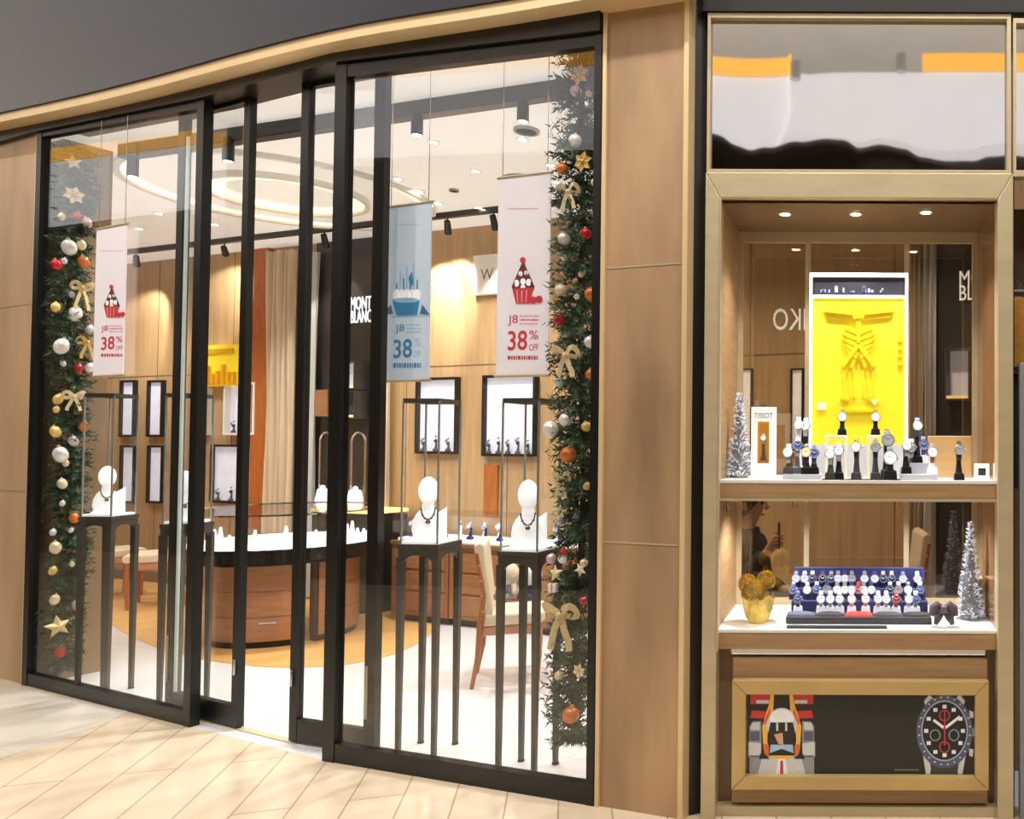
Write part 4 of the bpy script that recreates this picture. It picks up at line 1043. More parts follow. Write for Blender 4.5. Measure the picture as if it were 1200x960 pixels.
# yellow award panel on the left wall
u0,z1=onW(234,405,.1); u1,_=onW(277,405,.1); z0=onW(255,452,.1)[1]
t=thing('yellow_display_panel',fW.w((u0+u1)/2,z0,0),'bright yellow relief panel on the wood wall above the white cases','display panel')
MB().fbox(fW,u0,u1,z0,z1,.08,.0).build('panel_body',flat('lit_yellow',(255,214,20)),t,smooth=False)
mb=MB()
for i in range(7):
    f=(i+.5)/7; mb.fbox(fW,u0+(u1-u0)*f-.02,u0+(u1-u0)*f+.02,z0+.01,z0+.16+.05*math.sin(i*2),.11,.08)
mb.fbox(fW,u0+.06,u1-.06,z1-.09,z1-.04,.10,.08)
mb.build('relief',flat('relief_yellow2',(232,176,6),.08),t,smooth=False,bevel=.006)
# orange pilaster left of the curtain
tag(wbox('trim_14',M['woodorange'],298,315,292,620,.06,0),kind='structure')
tag(wbox('trim_15',M['woodorange'],567,583,545,600,.02,0),kind='structure')
# ---- low wall counters with sparkling trays (right)
cu=[(457,523),(525,588),(590,660)]
for i,(a_,b_) in enumerate(cu):
    d=.5; u0,_=onW(a_,640,d); u1,_=onW(b_,640,d); zt=.66
    t=thing('wall_counter',fW.w((u0+u1)/2,0,d/2),('left','middle','right')[i]+' low wooden wall counter with glass top behind the pedestals','counter',0,'low wall counters')
    MB().fbox(fW,u0,u1,.06,zt-.03,d-.02,.04).build('counter_body',M['woodred'],t,smooth=False)
    MB().fbox(fW,u0+.02,u1-.02,0,.06,d-.06,.04).build('kick_plate',M['black'],t,smooth=False)
    MB().fbox(fW,u0,u1,zt-.03,zt,d,.04).build('counter_top',M['wooddark'],t,smooth=False,bevel=.003)
    mb=MB(); mb.fbox(fW,u0+.01,u1-.01,zt,zt+.22,d-.012,d-.016); mb.fbox(fW,u0+.01,u1-.01,zt+.22,zt+.226,d-.012,.05); mb.build('glass_box',M['glass2'],t,smooth=False)
    for k in range(3): MB().fbox(fW,u0+.03,u1-.03,.10+k*.17,.25+k*.17,d-.008,d-.02).build('drawer',M['woodred'],t,smooth=False,bevel=.004)
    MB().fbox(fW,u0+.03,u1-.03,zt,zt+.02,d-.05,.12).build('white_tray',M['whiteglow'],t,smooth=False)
    n=6
    for k in range(n):
        uu=u0+.08+(u1-u0-.16)*k/(n-1)
        watch(fW.w(uu,zt+.02,d-.14-.07*(k%2)),1.25,('white','blue','silver','white')[k%4],'steel','white' if k%2 else 'navy',f'{ORD[k]} watch from the left on the {("left","middle","right")[i]} low wall counter','watches on the low wall counters',hh=.085,rz=fW.yaw)
# ---- round counter
ang=math.radians(-34.6); DD=7.68; RC=(DD*math.sin(ang),DD*math.cos(ang)); rD,rT=.492,.66
def px_of(p):
    v=Vector(p)-EYE; return PPX+F*v.dot(_r)/v.dot(_f)
toC=math.atan2(-RC[1],-RC[0])
def phi_for(px,r,lo=-1.45,hi=1.45):
    for _ in range(50):
        m=(lo+hi)/2; q=(RC[0]+r*math.cos(toC+m),RC[1]+r*math.sin(toC+m),.4)
        if px_of(q)<px: lo=m
        else: hi=m
    return toC+lo
t=thing('round_counter',(RC[0],RC[1],0),'round jewellery counter with wood drum and glass top in the middle of the shop','counter')
def arc_wall(r0,r1,z0,z1,a0,a1,n=24):
    mb=MB(); vs=[]
    for i in range(n+1):
        a=a0+(a1-a0)*i/n
        for r,z in ((r1,z0),(r1,z1),(r0,z1),(r0,z0)): vs.append((RC[0]+r*math.cos(a),RC[1]+r*math.sin(a),z))
    fs=[]
    for i in range(n):
        for k in range(4): fs.append((i*4+k,(i+1)*4+k,(i+1)*4+(k+1)%4,i*4+(k+1)%4))
    fs+=[(3,2,1,0),(n*4,n*4+1,n*4+2,n*4+3)]
    return mb.add(vs,fs)
g0,g1=phi_for(350,rD),phi_for(371,rD)
segs=[(toC-1.9,g0),(g1,toC+1.9)]
wd=pm('counter_wood',(168,116,76),.35,0,.12,4,(1.5,1.5,9),coat=.3)
for a0,a1 in segs:
    arc_wall(rD-.1,rD,.05,.60,a0,a1).build('drum_panel',wd,t)
    arc_wall(rD-.09,rD-.012,0,.05,a0,a1).build('kick_plate',M['black'],t)
    for zz in (.22,.40): arc_wall(rD,rD+.003,zz,zz+.006,a0+.01,a1-.01).build('groove',M['wooddark'],t)
    arc_wall(rD-.1,rD+.004,.05,.60,a1-.03 if a1==g0 else a0,a1 if a1==g0 else a0+.03,3).build('end_post',M['black'],t)
q0,q1=phi_for(304,rD),phi_for(325,rD)
arc_wall(rD+.001,rD+.006,.175,.187,q0,q1,6).build('name_plate',M['steel'],t)
ring_=lambda r0,r1,z0,z1: MB().lathe([(r0,z0),(r1,z0),(r1,z1),(r0,z1),(r0,z0)],(RC[0],RC[1],0),64)
ring_(.30,rT-.05,.60,.625).build('under_soffit',M['black'],t)
ring_(rT-.03,rT,.625,.715).build('rim_band',M['blackgloss'],t)
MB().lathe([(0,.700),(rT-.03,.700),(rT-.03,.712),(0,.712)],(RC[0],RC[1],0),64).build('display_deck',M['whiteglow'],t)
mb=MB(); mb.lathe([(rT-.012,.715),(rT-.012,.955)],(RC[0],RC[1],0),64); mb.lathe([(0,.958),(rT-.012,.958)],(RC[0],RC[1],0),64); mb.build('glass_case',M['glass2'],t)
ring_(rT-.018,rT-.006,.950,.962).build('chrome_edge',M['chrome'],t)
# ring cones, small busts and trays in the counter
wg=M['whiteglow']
def ring_cone(p,h,label):
    o=MB().lathe([(0,0),(.022,0),(.024,.006),(.014,h*.7),(.008,h),(0,h+.004)],(0,0,0),12).build('ring_cone',wg,local=True); o.location=p
    return tag(o,label,'ring stand',('ring cones in the round counter'))
k=0
spots=[]
for ri,(rr,n,h) in enumerate(((.56,17,.085),(.45,13,.12))):
    for i in range(n):
        a=toC-1.25+2.5*i/(n-1); spots.append((rr,a,h,ri,i))
proto=None
for rr,a,h,ri,i in spots:
    hh=h*(1+.25*math.sin(i*2.3))
    lab=f'white ring cone in the {("outer","inner")[ri]} row of the round counter, {ORD[min(i,15)] if i<16 else "last"} from the left'
    p=Vector((RC[0]+rr*math.cos(a),RC[1]+rr*math.sin(a),.712))
    ring_cone(p,hh,lab)
def jbust(loc,s,rz,label,group=None,parent=None):
    """necklace bust: foot, sloping chest with neck, tilted oval pad, pendant chain"""
    global _jb
    if _jb: return dup(_jb,loc,rz,label,group,s)
    t=thing('jewellery_bust',loc,label,'display bust',rz,group); t.scale=(s,)*3
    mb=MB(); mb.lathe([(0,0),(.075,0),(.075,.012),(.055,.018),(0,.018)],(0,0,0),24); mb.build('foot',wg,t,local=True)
    # chest : lofted ellipses leaning back
    rows=[(.0,.016,.062,.035),(.006,.05,.070,.034),(.012,.09,.066,.030),(.018,.125,.050,.026),(.022,.150,.028,.022),(.024,.185,.022,.020),(.024,.205,.022,.020)]
    n=20; vs=[]
    for y,z,rx,ry in rows:
        for j in range(n): vs.append((rx*math.cos(2*PI*j/n),y+ry*math.sin(2*PI*j/n),z))
    m2=MB().add(vs,[(i*n+j,i*n+(j+1)%n,(i+1)*n+(j+1)%n,(i+1)*n+j) for i in range(len(rows)-1) for j in range(n)]+[tuple((len(rows)-1)*n+j for j in range(n))])
    m2.build('chest',wg,t,local=True)
    m3=MB(); R=Matrix.Translation((0,.004,.235))@Matrix.Rotation(-.35,4,'X'); m3.ball((0,0,0),.062,20,0,(.72,.26,1.15)); m3.v=[R@v for v in m3.v]
    m3.build('oval_pad',wg,t,local=True)
    mb=MB(); pts=[(.030*math.cos(a),-.026-.012*math.sin(a),.155-.055*math.sin(a)) for a in [PI*i/14 for i in range(15)]]
    mb.tube(pts,.0035,6); mb.ball((0,-.042,.088),.012,10)
    for i in range(3,12,2): mb.ball(pts[i],.006,8)
    mb.build('necklace',M['jewel'],t,local=True)
    _jb=t; return t
_jb=None
M['jewel']=pm('tarnished_jewel',(128,132,130),.25,.8,.3,60)
def ramp(loc,w,dp,h,rz,label,group=None):
    o=MB().add([(-w/2,-dp/2,0),(w/2,-dp/2,0),(w/2,dp/2,0),(-w/2,dp/2,0),(-w/2,dp*.1,h*.8),(w/2,dp*.1,h),(w/2,dp/2,h),(-w/2,dp/2,h*.8)],
      [(3,2,1,0),(0,1,5,4),(4,5,6,7),(1,2,6,5),(2,3,7,6),(3,0,4,7)]).build('display_ramp',wg,local=True,smooth=False,bevel=.003)
    o.location=loc; o.rotation_euler=(0,0,rz); return tag(o,label,'display stand',group)
# ---- pedestal showcases
def pedestal(px,Z,ztop,zglass,label,wpx,dl=13):
    p=at(px,600,Z); view=math.atan2(p.y,p.x)-PI/2; rz=view+PI/4+math.radians(dl)
    half=wpx/2*Z/F*math.cos(view)      # half diagonal
    s=half/math.sqrt(2)                # half side
    t=thing('pedestal_showcase',(p.x,p.y,0),label,'showcase',rz,'pedestal showcases')
    dm=M['greymetal2']; th=.03
    MB().box((0,0,ztop-.012),(2*s,2*s,.024)).build('table_top',dm,t,local=True,smooth=False,bevel=.002)
    mb=MB()
    for k in range(4):                 # arched aprons
        R=Matrix.Rotation(k*PI/2,3,'Z'); n=10; top=[];bot=[]
        for i in range(n+1):
            f=-1+2*i/n; x=f*(s-.004); z=ztop-.024-.028-.075*abs(f)**3
            top.append((x,-s+.003,ztop-.024)); bot.append((x,-s+.003,z))
        vs=[R@Vector(v) for v in top+bot]+[R@(Vector(v)+Vector((0,.012,0))) for v in top+bot]; m=n+1
        fs=[(m+i,m+i+1,i+1,i) for i in range(n)]+[(2*m+i,2*m+i+1,3*m+i+1,3*m+i) for i in range(n)]+[(m+i,3*m+i,3*m+i+1,m+i+1) for i in range(n)]
        mb.add(vs,fs)
    mb.build('apron',dm,t,local=True,smooth=False)
    for sx_,sy_ in ((-1,-1),(1,-1),(1,1),(-1,1)):
        mb=MB(); c=s-.013
        mb.box((sx_*c,sy_*c,(ztop-.06)/2),(.019,.019,ztop-.06),0,0,1.6)
        lg=mb.build('leg',dm,t,local=True,smooth=False)
        MB().lathe([(.015,0),(.017,.004),(.013,.010)],(sx_*c,sy_*c,0),12).build('foot_pad',M['black'],lg,local=True)
    hz_=zglass-ztop; g=s-.012
    MB().box((0,0,ztop+.006),(2*g,2*g,.012)).build('white_base',wg,t,local=True,smooth=False)
    gc=MB()
    for k in range(4):
        R=Matrix.Rotation(k*PI/2,3,'Z'); gc.add([R@Vector(v) for v in ((-g,-g,ztop+.012),(g,-g,ztop+.012),(g,-g,zglass),(-g,-g,zglass))],[(0,1,2,3)])
    go=gc.build('glass_case',M['glass2'],t,local=True,smooth=False)
    for sx_,sy_ in ((-1,-1),(1,-1),(1,1),(-1,1)):
        MB().box((sx_*g,sy_*g,(ztop+zglass)/2),(.007,.007,hz_-.004)).build('corner_strip',M['corner'],go,local=True,smooth=False)
    mb=MB(); e=.016
    for k in range(4):
        R=Matrix.Rotation(k*PI/2,3,'Z'); n0=len(mb.v); mb.box((0,-g-.001+e/2,zglass),(2*g+.004,e,.022)); mb.v[n0:]=[R@v for v in mb.v[n0:]]
    mb.build('lid_rim',dm,t,local=True,smooth=False)
    MB().box((0,0,zglass+.004),(2*g-.02,2*g-.02,.004)).build('lid_glass',M['glass2'],t,local=True,smooth=False)
    l=spot((p.x,p.y,zglass-.01),(p.x,p.y,ztop),4,75,.6,(1,1,1),.02)
    return p,view,s,ztop+.012
M['greymetal2']=pm('pedestal_grey',(74,72,66),.4,.25,.12,10)
M['corner']=pm('glass_corner',(150,152,146),.15,.3,.1,8)
peds=[(128,4.85,1.04,1.745,'left pedestal showcase on thin legs beside the left garland',72,4),
      (220,4.62,1.022,1.735,'second pedestal showcase standing behind the thick door jamb',66),
      (505,3.98,1.0,1.68,'third pedestal showcase on thin legs under the blue banner',78),
      (622,3.75,.998,1.672,'fourth pedestal showcase nearest the right garland, under the red banner',78)]
nm=['left pedestal','second pedestal','third pedestal','fourth pedestal']
for i,a_ in enumerate(peds):
    p,view,s,zb=pedestal(*a_)
    rt=Vector((math.cos(view),math.sin(view),0)); aw=Vector((-math.sin(view),math.cos(view),0))
    sc_=1.0
    jbust((p.x-rt.x*.012,p.y-rt.y*.012,zb),sc_ if i>1 else .92,view,'white necklace bust with oval pad inside the glass of the '+nm[i],'necklace busts in the pedestals')
    ramp(Vector((p.x,p.y,zb))+rt*(.048)+aw*.02,.045,.07,.15,view,'white sloping jewellery ramp beside the bust of the '+nm[i],'jewellery ramps in the pedestals')
# ---- hanging banners
def banner(px0,px1,py0,py1,Z,yw,art,label,bg):
    c=at((px0+px1)/2,(py0+py1)/2,Z); f=Fr((c.x,c.y),yw)
    u0,z1=f.uz(px0,py0+1); u1,_=f.uz(px1,py0); _,z0=f.uz((px0+px1)/2,py1)
    t=thing('hanging_banner',(c.x,c.y,z0),label,'banner',0,'hanging sale banners')
    mb=MB(); mats=[bg]
    mb.fbox(f,u0,u1,z0,z1,.003,-.003,0)
    def mi(m):
        if m not in mats: mats.append(m)
        return mats.index(m)
    def pg(pts,m,l): mb.fpoly(f,[f.uz(x,y,.004) for x,y in pts],.0036+.0008*l,mi(m))
    def tx(s,x0,x1,y0,y1,m,l=1,b=.0):
        a=f.uz(x0,y1,.004); b2=f.uz(x1,y0,.004); text_fit(mb,f,s,a[0],b2[0],a[1],b2[1],.0036+.0008*l,mi(m),0,b)
    art(pg,tx)
    mb.build('banner_cloth',mats,t,smooth=False)
    for z in (z0,z1):
        r=MB().tube([f.w(u0-.008,z,0),f.w(u1+.008,z,0)],.008,8); r.build('rod',M['champlight'],t)
    for u in (u0+.02,u1-.02): MB().tube([f.w(u,z1,0),f.w(u,ZC,0)],.0018,5).build('cord',M['steel'],t)
red=flat('banner_red',(206,58,66),.10); blu=flat('banner_blue',(56,142,190),.10); brn=flat('banner_choc',(110,52,52),.05); wht=flat('banner_white',(252,250,250),.25); pnk=flat('banner_pink',(226,140,146),.15); pbl=flat('banner_pale_blue',(150,198,226),.15); lf=flat('banner_leaf',(70,120,150),.08)
def dashes(pg,x0,x1,y,m,h=1.2,seed=0):
    x=x0; i=0
    while x<x1-.6:
        w=(2.2,1.4,3.0,1.8)[(i+seed)%4]; pg([(x,y),(min(x+w,x1),y),(min(x+w,x1),y+h),(x,y+h)],m,1); x+=w+.9; i+=1
def circ(x,y,r,n=16,ry=None): return [(x+r*math.cos(2*PI*i/n),y+(ry or r)*math.sin(2*PI*i/n)) for i in range(n)]
def art_red(X,Y,s,sk=0):
    def art(pg,tx):
        P=lambda pts:[(X+x*s*.96,Y+y*s) for x,y in pts]
        pg(P([(-14,30),(0,-1),(14,30),(13,34),(-12,34)]),brn,1)
        for q in ((-8,26,3.4),(0,24,3.2),(7,25,3.4),(-3,15,2.6),(4,14,2.4),(0,31,3)): pg(P(circ(q[0],q[1],q[2],12,q[2]*1.25)),wht,2)
        for q in ((-12,30),(-5,22),(3,19),(9,29)): pg(P([(q[0],q[1]),(q[0]+1.4,q[1]-9),(q[0]+2.6,q[1])]),brn,3)
        pg(P(circ(0,-1,3.6)),red,3); pg(P([(-13,32),(13,31),(9,50),(-8.5,50)]),red,3)
        pg(P(circ(13,46,4.4)),red,4); pg(P(circ(20,45,4.4)),red,4)
        for k in range(3): pg(P([(-8+k*6,34),(-6+k*6,34),(-5.4+k*5,49),(-7+k*5,49)]),pnk,4)
        dashes(pg,X-18*s,X+18*s,Y-62*s,pnk,1.0*s,1)
        tx('J8',X-18*s,X-6*s,Y+63*s,Y+76*s,red); 
        for k in range(3): dashes(pg,X-4*s,X+18*s,Y+(63.5+k*4.6)*s,pnk if k!=1 else red,1.6*s,k)
        tx('38',X-18*s,X+5*s,Y+81*s,Y+105*s,red,1,.012); tx('%',X+7*s,X+18*s,Y+81*s,Y+92*s,red); tx('OFF',X+7*s,X+18*s,Y+97*s,Y+105*s,red)
        dashes(pg,X-18*s,X+18*s,Y+111*s,red,4.5*s,2)
    return art
def art_blue(pg,tx):
    s=1; X,Y=477,352
    for k in range(7):
        x=X-12+k*4; h=(20,34,26,40,30,44,24)[k]; pg([(x-.8,Y-8),(x+.8,Y-8),(x+.8,Y-h),(x-.8,Y-h)],pbl if k%2 else blu,1)
    for k in range(5): pg(circ(X-12+k*6,Y-6,4.4,14,7),wht,2)
    pg([(X+2,Y-26),(X+6,Y-34),(X+8,Y-20),(X+4,Y-16)],blu,3)
    pg([(X-17,Y),(X+15,Y),(X+12,Y+17),(X-12,Y+18)],blu,3); pg(circ(X-1,Y,16,20,3),pbl,4)
    for sgn,xx in ((-1,-19),(1,18)): pg([(X+xx,Y+5),(X+xx+sgn*1,Y+6),(X+xx+sgn*9,Y+17),(X+xx-sgn*3,Y+16)],lf,2)
    pg([(458,371),(503,369),(503,370.5),(458,372.5)],pbl,1)
    dashes(pg,465,492,263,pbl,1,1)
    tx('J8',463,474,380,391,blu)
    for k in range(3): dashes(pg,476,493,380+k*4.2,pbl,1.5,k)
    tx('38',461,483,397,420,blu,1,.012); tx('%',485,493,396,406,pbl); tx('OFF',485,493,411,419,pbl)
    dashes(pg,461,493,425.5,blu,5.5,2)
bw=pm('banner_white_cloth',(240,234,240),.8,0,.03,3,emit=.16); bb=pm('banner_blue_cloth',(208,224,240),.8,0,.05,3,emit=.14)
banner(114,149,268,440,4.62,yaw(PA,PB),art_red(131,337,.70),'narrow white banner with a red cupcake hanging beside the left garland',bw)
banner(455,506,242,446,4.02,math.radians(-20),art_blue,'pale blue banner with a blue cup and 38 percent offer over the third pedestal',bb)
banner(585,646,208,440,3.74,math.radians(-18),art_red(613,306,1.0),'tall white banner with a red cupcake and 38 percent offer by the right garland',bw)
# ---- chairs
def chair(px,py,label,face,s=1.0,z=None):
    p=fl(px,py); t=thing('cream_chair',(p.x,p.y,0),label,'chair',face); t.scale=(s,)*3
    cr=M['cream']; ow=M['woodorange']
    def pad(name,pts,w,th,M_):                 # profile in x-z, extruded along y
        n=len(pts); vs=[(x,-w/2,zz) for x,zz in pts]+[(x,w/2,zz) for x,zz in pts]
        o=MB().add(vs,[tuple(range(n)),tuple(range(2*n-1,n-1,-1))]+[(i,i+n,(i+1)%n+n,(i+1)%n) for i in range(n)]).build(name,M_,t,local=True,bevel=.014); return o
    pad('seat',[(-.17,.40),(.19,.40),(.21,.43),(.20,.475),(-.16,.475)],.42,0,cr)
    pad('seat_rail',[(-.18,.335),(.185,.335),(.185,.40),(-.18,.40)],.40,0,flat('rose_wood',(196,138,104),0,.5,.1))
    pad('backrest',[(-.165,.46),(-.115,.46),(-.165,.93),(-.20,.955),(-.235,.93)],.40,0,cr)
    for sy_ in (-1,1):
        y=sy_*.20
        MB().tube([(-.17,y,.60),(-.19,y,.40),(-.20,y,.2),(-.235,y,0)],[.014,.02,.018,.012],8).build('leg',ow,t,local=True)
        MB().tube([(.17,y,.40),(.175,y,.2),(.165,y,0)],[.02,.017,.012],8).build('leg',ow,t,local=True)
        MB().tube([(-.17,y,.60),(-.215,y*1.0,.88)],[.014,.012],8).build('back_post',ow,t,local=True)
        mb=MB()
        for k in range(4): mb.ball((-.172-.014*k*.6,y*1.06,.50+k*.1),.007,6)
        mb.build('studs',M['champlight'],t,local=True)
    return t
chair(600,794,'cream upholstered chair with orange wood legs behind the fourth pedestal',math.radians(20),.92)
chair(184,709,'cream high-backed chair right of the left pedestal legs',math.radians(-150),1.0)
chair(130,699,'cream chair with dark curved wooden frame behind the left pedestal',math.radians(60),.95)
# plush dolls on the chair seat
def plush(px,py0,py1,Z,c1,c2,label):
    p=at(px,py1,Z); zt_=at(px,py0,Z).z; h=zt_-p.z
    t=thing('plush_doll',p,label,'doll',math.radians(-25),'plush dolls on the cream chair')
    MB().ball((0,0,h*.25),h*.27,14,0,(1,.85,1)).build('body',flat('plush_'+c2,{'grey':(150,146,150),'navy':(52,58,92)}[c2],0,.9,.15),t,local=True)
    MB().ball((0,-.01,h*.66),h*.34,16,0,(.86,.8,1)).build('head',flat('plush_'+c1,{'cream':(214,200,170),'white':(240,240,240)}[c1],.05,.9,.06),t,local=True)
    for s in (-1,1): MB().tube([(s*h*.2,-.01,h*.4),(s*h*.36,-.03,h*.2)],[h*.07,h*.08],8).build('arm',flat('plush_'+c1,(230,225,215)),t,local=True); MB().tube([(s*h*.12,-.01,h*.1),(s*h*.14,-h*.34,h*.07)],[h*.09,h*.1],8).build('leg',flat('plush_'+c2,(120,120,130)),t,local=True)
    MB().ball((0,-h*.30,h*.62),h*.12,10).build('snout',flat('plush_snout',(226,214,200)),t,local=True)
plush(597,658,701,4.95,'cream','grey','cream-headed plush doll sitting on the chair seat, left one')
plush(624,659,701,4.93,'white','navy','white-headed plush doll with a navy body on the chair seat, right one')
# ================================================================== garlands and their ornaments
def garland(fr,path,rad,label,d):
    """path: (px,py) centre line; foliage drawn as needle sprigs round it"""
    P=[]
    for px,py in path:
        u,z=fr.uz(px,py,d); P.append(fr.w(u,z,d))
    ln=[0]
    for a,b in zip(P,P[1:]): ln.append(ln[-1]+(b-a).length)
    def pt(f):
        s=f*ln[-1]
        for i in range(len(P)-1):
            if s<=ln[i+1]+1e-9: return P[i].lerp(P[i+1],(s-ln[i])/(ln[i+1]-ln[i]))
        return P[-1]
    c=P[-1]; t=thing('christmas_garland',c,label,'garland')
    MB().tube([pt(i/24) for i in range(25)],.014,6).build('stem',flat('stem_brown',(70,58,40),0,.8),t)
    mb=MB(); N=int(ln[-1]*300)
    for k in range(N):
        f=random.random(); c=pt(f); a=random.random()*2*PI
        o=fr.t*math.cos(a)+fr.n*(math.sin(a)*.75+.18)+Vector((0,0,random.uniform(-.55,.35))); o.normalize()
        L_=rad*random.uniform(.75,1.25)*(1 if f<.97 else .8); st=c+o*.01
        s=o.cross(Vector((random.random()-.5,random.random()-.5,random.random()-.5))).normalized(); w=o.cross(s)
        mi=0 if random.random()<.68 else 1
        for j in range(15):
            g=.10+.90*j/14; b=st+o*(L_*g); ang=j*2.4; q=(s*math.cos(ang)+w*math.sin(ang)); tip=b+(o*.55+q*.85).normalized()*rad*.42*(1.15-g*.45)
            e=o.cross(q).normalized()*.0058
            mb.add([b-e,b+e,tip],[(0,1,2)],mi)
    fo=mb.build('fir_needles',[M['green'],M['green2']],t,smooth=False); fo['kind']='stuff'
    return t
gL_d,gR_d=.095,-.19
garland(fC,[(92,172),(90,225),(84,300),(80,370),(82,440),(84,520),(80,590),(84,640),(76,700),(72,745),(76,786)],.088,'long green christmas garland on the column inside the left window',gL_d)
garland(fCD,[(686,42),(682,100),(680,180),(684,250),(680,330),(680,400),(682,470),(684,560),(682,640),(678,700),(676,760),(670,820),(676,868)],.112,'long green christmas garland hanging inside the right window edge',gR_d)
orn={'white':(246,244,240),'gold':(226,196,120),'red':(196,44,48),'orange':(226,132,62),'silver':(206,210,216),'cream':(238,224,186),'purple':(96,84,120),'pink':(226,196,200)}
_bp={}; _cnt={}
SIDE={'L':(fC,gL_d+.075,'left'),'R':(fCD,gR_d+.085,'right')}
def place(side,px,py,extra=0):
    fr,d,n=SIDE[side]; u,z=fr.uz(px,py,d+extra); p=fr.w(u,z,d+extra); return p,fr,n
def bauble(side,px,py,rpx,col,sq=1.0):
    p,fr,n=place(side,px,py); s=rpx*p.y/F*(.80 if side=='L' else .98)
    _cnt[(side,col)]=_cnt.get((side,col),0)+1; k=_cnt[(side,col)]
    lab=f'{"large" if rpx>=8 else "medium" if rpx>=6 else "small"} {col} bauble on the {n} garland, {ORD[k-1]} {col} one from the top'
    key=(col,sq); rz=random.random()*6
    g=n+' garland baubles'
    if key in _bp: o=dup(_bp[key],p,rz,lab,g,s)
    else:
        o=thing('bauble',p,lab,'bauble',rz,g); o.scale=(s,)*3
        MB().ball((0,0,0),1,20,0,(1,1,sq)).build('ball',flat('bauble_'+col,orn[col],.05,.22,.05,.25),o,local=True)
        MB().lathe([(.22,.94*sq),(.22,1.18*sq),(.06,1.2*sq),(0,1.2*sq)],(0,0,0),10).build('cap',M['gold'],o,local=True)
        _bp[key]=o
    o.rotation_euler=(random.uniform(-.3,.3),random.uniform(-.3,.3),rz)
BL=[(72,254,4.5,'cream'),(90,253,5,'red'),(102,261,6,'pink'),(81,290,9,'white'),(95,287,6,'cream'),(66,310,6,'red'),(75,306,4,'silver'),(98,307,7,'orange'),(84,345,4,'silver'),(65,360,5.5,'gold'),(88,368,8.5,'white'),(105,386,5,'silver'),(72,406,9,'white'),(74,426,3.5,'white'),(92,432,5.5,'red'),(105,431,5.5,'white'),(68,468,6,'gold'),(66,480,4,'gold'),(98,500,6,'orange'),(65,506,6.5,'gold'),(86,517,6,'silver'),(71,533,9,'white'),(77,543,4,'cream'),(73,567,6,'cream'),(73,590,3.5,'white'),(87,607,6,'orange'),(62,624,4,'silver'),(83,621,3.5,'white'),(65,642,7,'cream'),(84,661,3.5,'cream'),(62,669,5,'gold'),(64,703,6,'cream'),(90,709,6,'pink'),(71,764,6.5,'red')]
BR=[(675,107,7,'pink'),(674,165,8,'white'),(690,110,4,'pink'),(659,198,7,'orange'),(697,214,5,'cream'),(661,280,7.5,'white'),(686,274,7,'red'),(661,302,4,'white'),(681,322,3.5,'cream'),(657,340,7,'cream'),(694,345,9,'orange'),(676,348,3.5,'white'),(655,375,6.5,'red'),(692,401,7.5,'white'),(693,439,7,'orange'),(656,448,6,'silver'),(663,492,8,'white'),(645,503,9.5,'white'),(687,500,6,'gold'),(666,533,10,'orange'),(688,570,5,'gold'),(659,577,6,'silver'),(675,608,5,'purple'),(656,611,5,'silver'),(646,655,6,'pink'),(683,704,5,'red'),(662,712,4,'white'),(655,792,5.5,'cream'),(669,838,10,'orange'),(684,660,5,'cream')]
for a in BL: bauble('L',*a,1.35)
for a in BR: bauble('R',*a,1.0)
def face_m(fr): return Matrix(((fr.t.x,-fr.n.x,0),(fr.t.y,-fr.n.y,0),(0,0,1)))   # x along wall, -y to the viewer
def bow(side,px,py,rpx,col,label,long=1.0):
    p,fr,n=place(side,px,py,.02); s=rpx*p.y/F*(.85 if side=='L' else 1)
    t=thing('ribbon_bow',p,label,'bow',fr.yaw); t.scale=(s,)*3
    m=flat('ribbon_'+col,{'gold':(216,184,120),'cream':(236,220,176),'palegold':(226,206,154)}[col],.05,.4,.12,.2)
    def strip(pts,w):
        mb=MB(); vs=[]
        for i,(x,y,z) in enumerate(pts):
            a=pts[max(i-1,0)]; b=pts[min(i+1,len(pts)-1)]; d=Vector((b[0]-a[0],0,b[2]-a[2])).normalized(); q=Vector((-d.z,.25,d.x)).normalized()*w*.5
            c=Vector((x,y,z)); o=Vector((0,.05,0)); vs+=[c-q,c+q,c+q+o,c-q+o]
        k=len(pts)
        fs=[]
        for i in range(k-1):
            for j in range(4): fs.append((i*4+j,(i+1)*4+j,(i+1)*4+(j+1)%4,i*4+(j+1)%4))
        fs+=[(3,2,1,0),(k*4-4,k*4-3,k*4-2,k*4-1)]
        return mb.add(vs,fs)
    for sg,nm_ in ((-1,'loop'),(1,'loop')):
        strip([(sg*(.05+.95*math.sin(PI*i/10)*.95),-.35*math.sin(2*PI*i/10)-.1,.12+.55*math.sin(PI*i/10)*math.cos(PI*i/10)*1.2+.25*math.sin(PI*i/10)) for i in range(11)],.42).build(nm_,m,t,local=True)
        strip([(sg*.05,-.1,0),(sg*.3,-.2,-.45*long),(sg*.55,-.12,-.95*long),(sg*.62,-.16,-1.25*long)],.36).build('tail',m,t,local=True)
    MB().ball((0,-.2,.08),.22,10).build('knot',m,t,local=True)
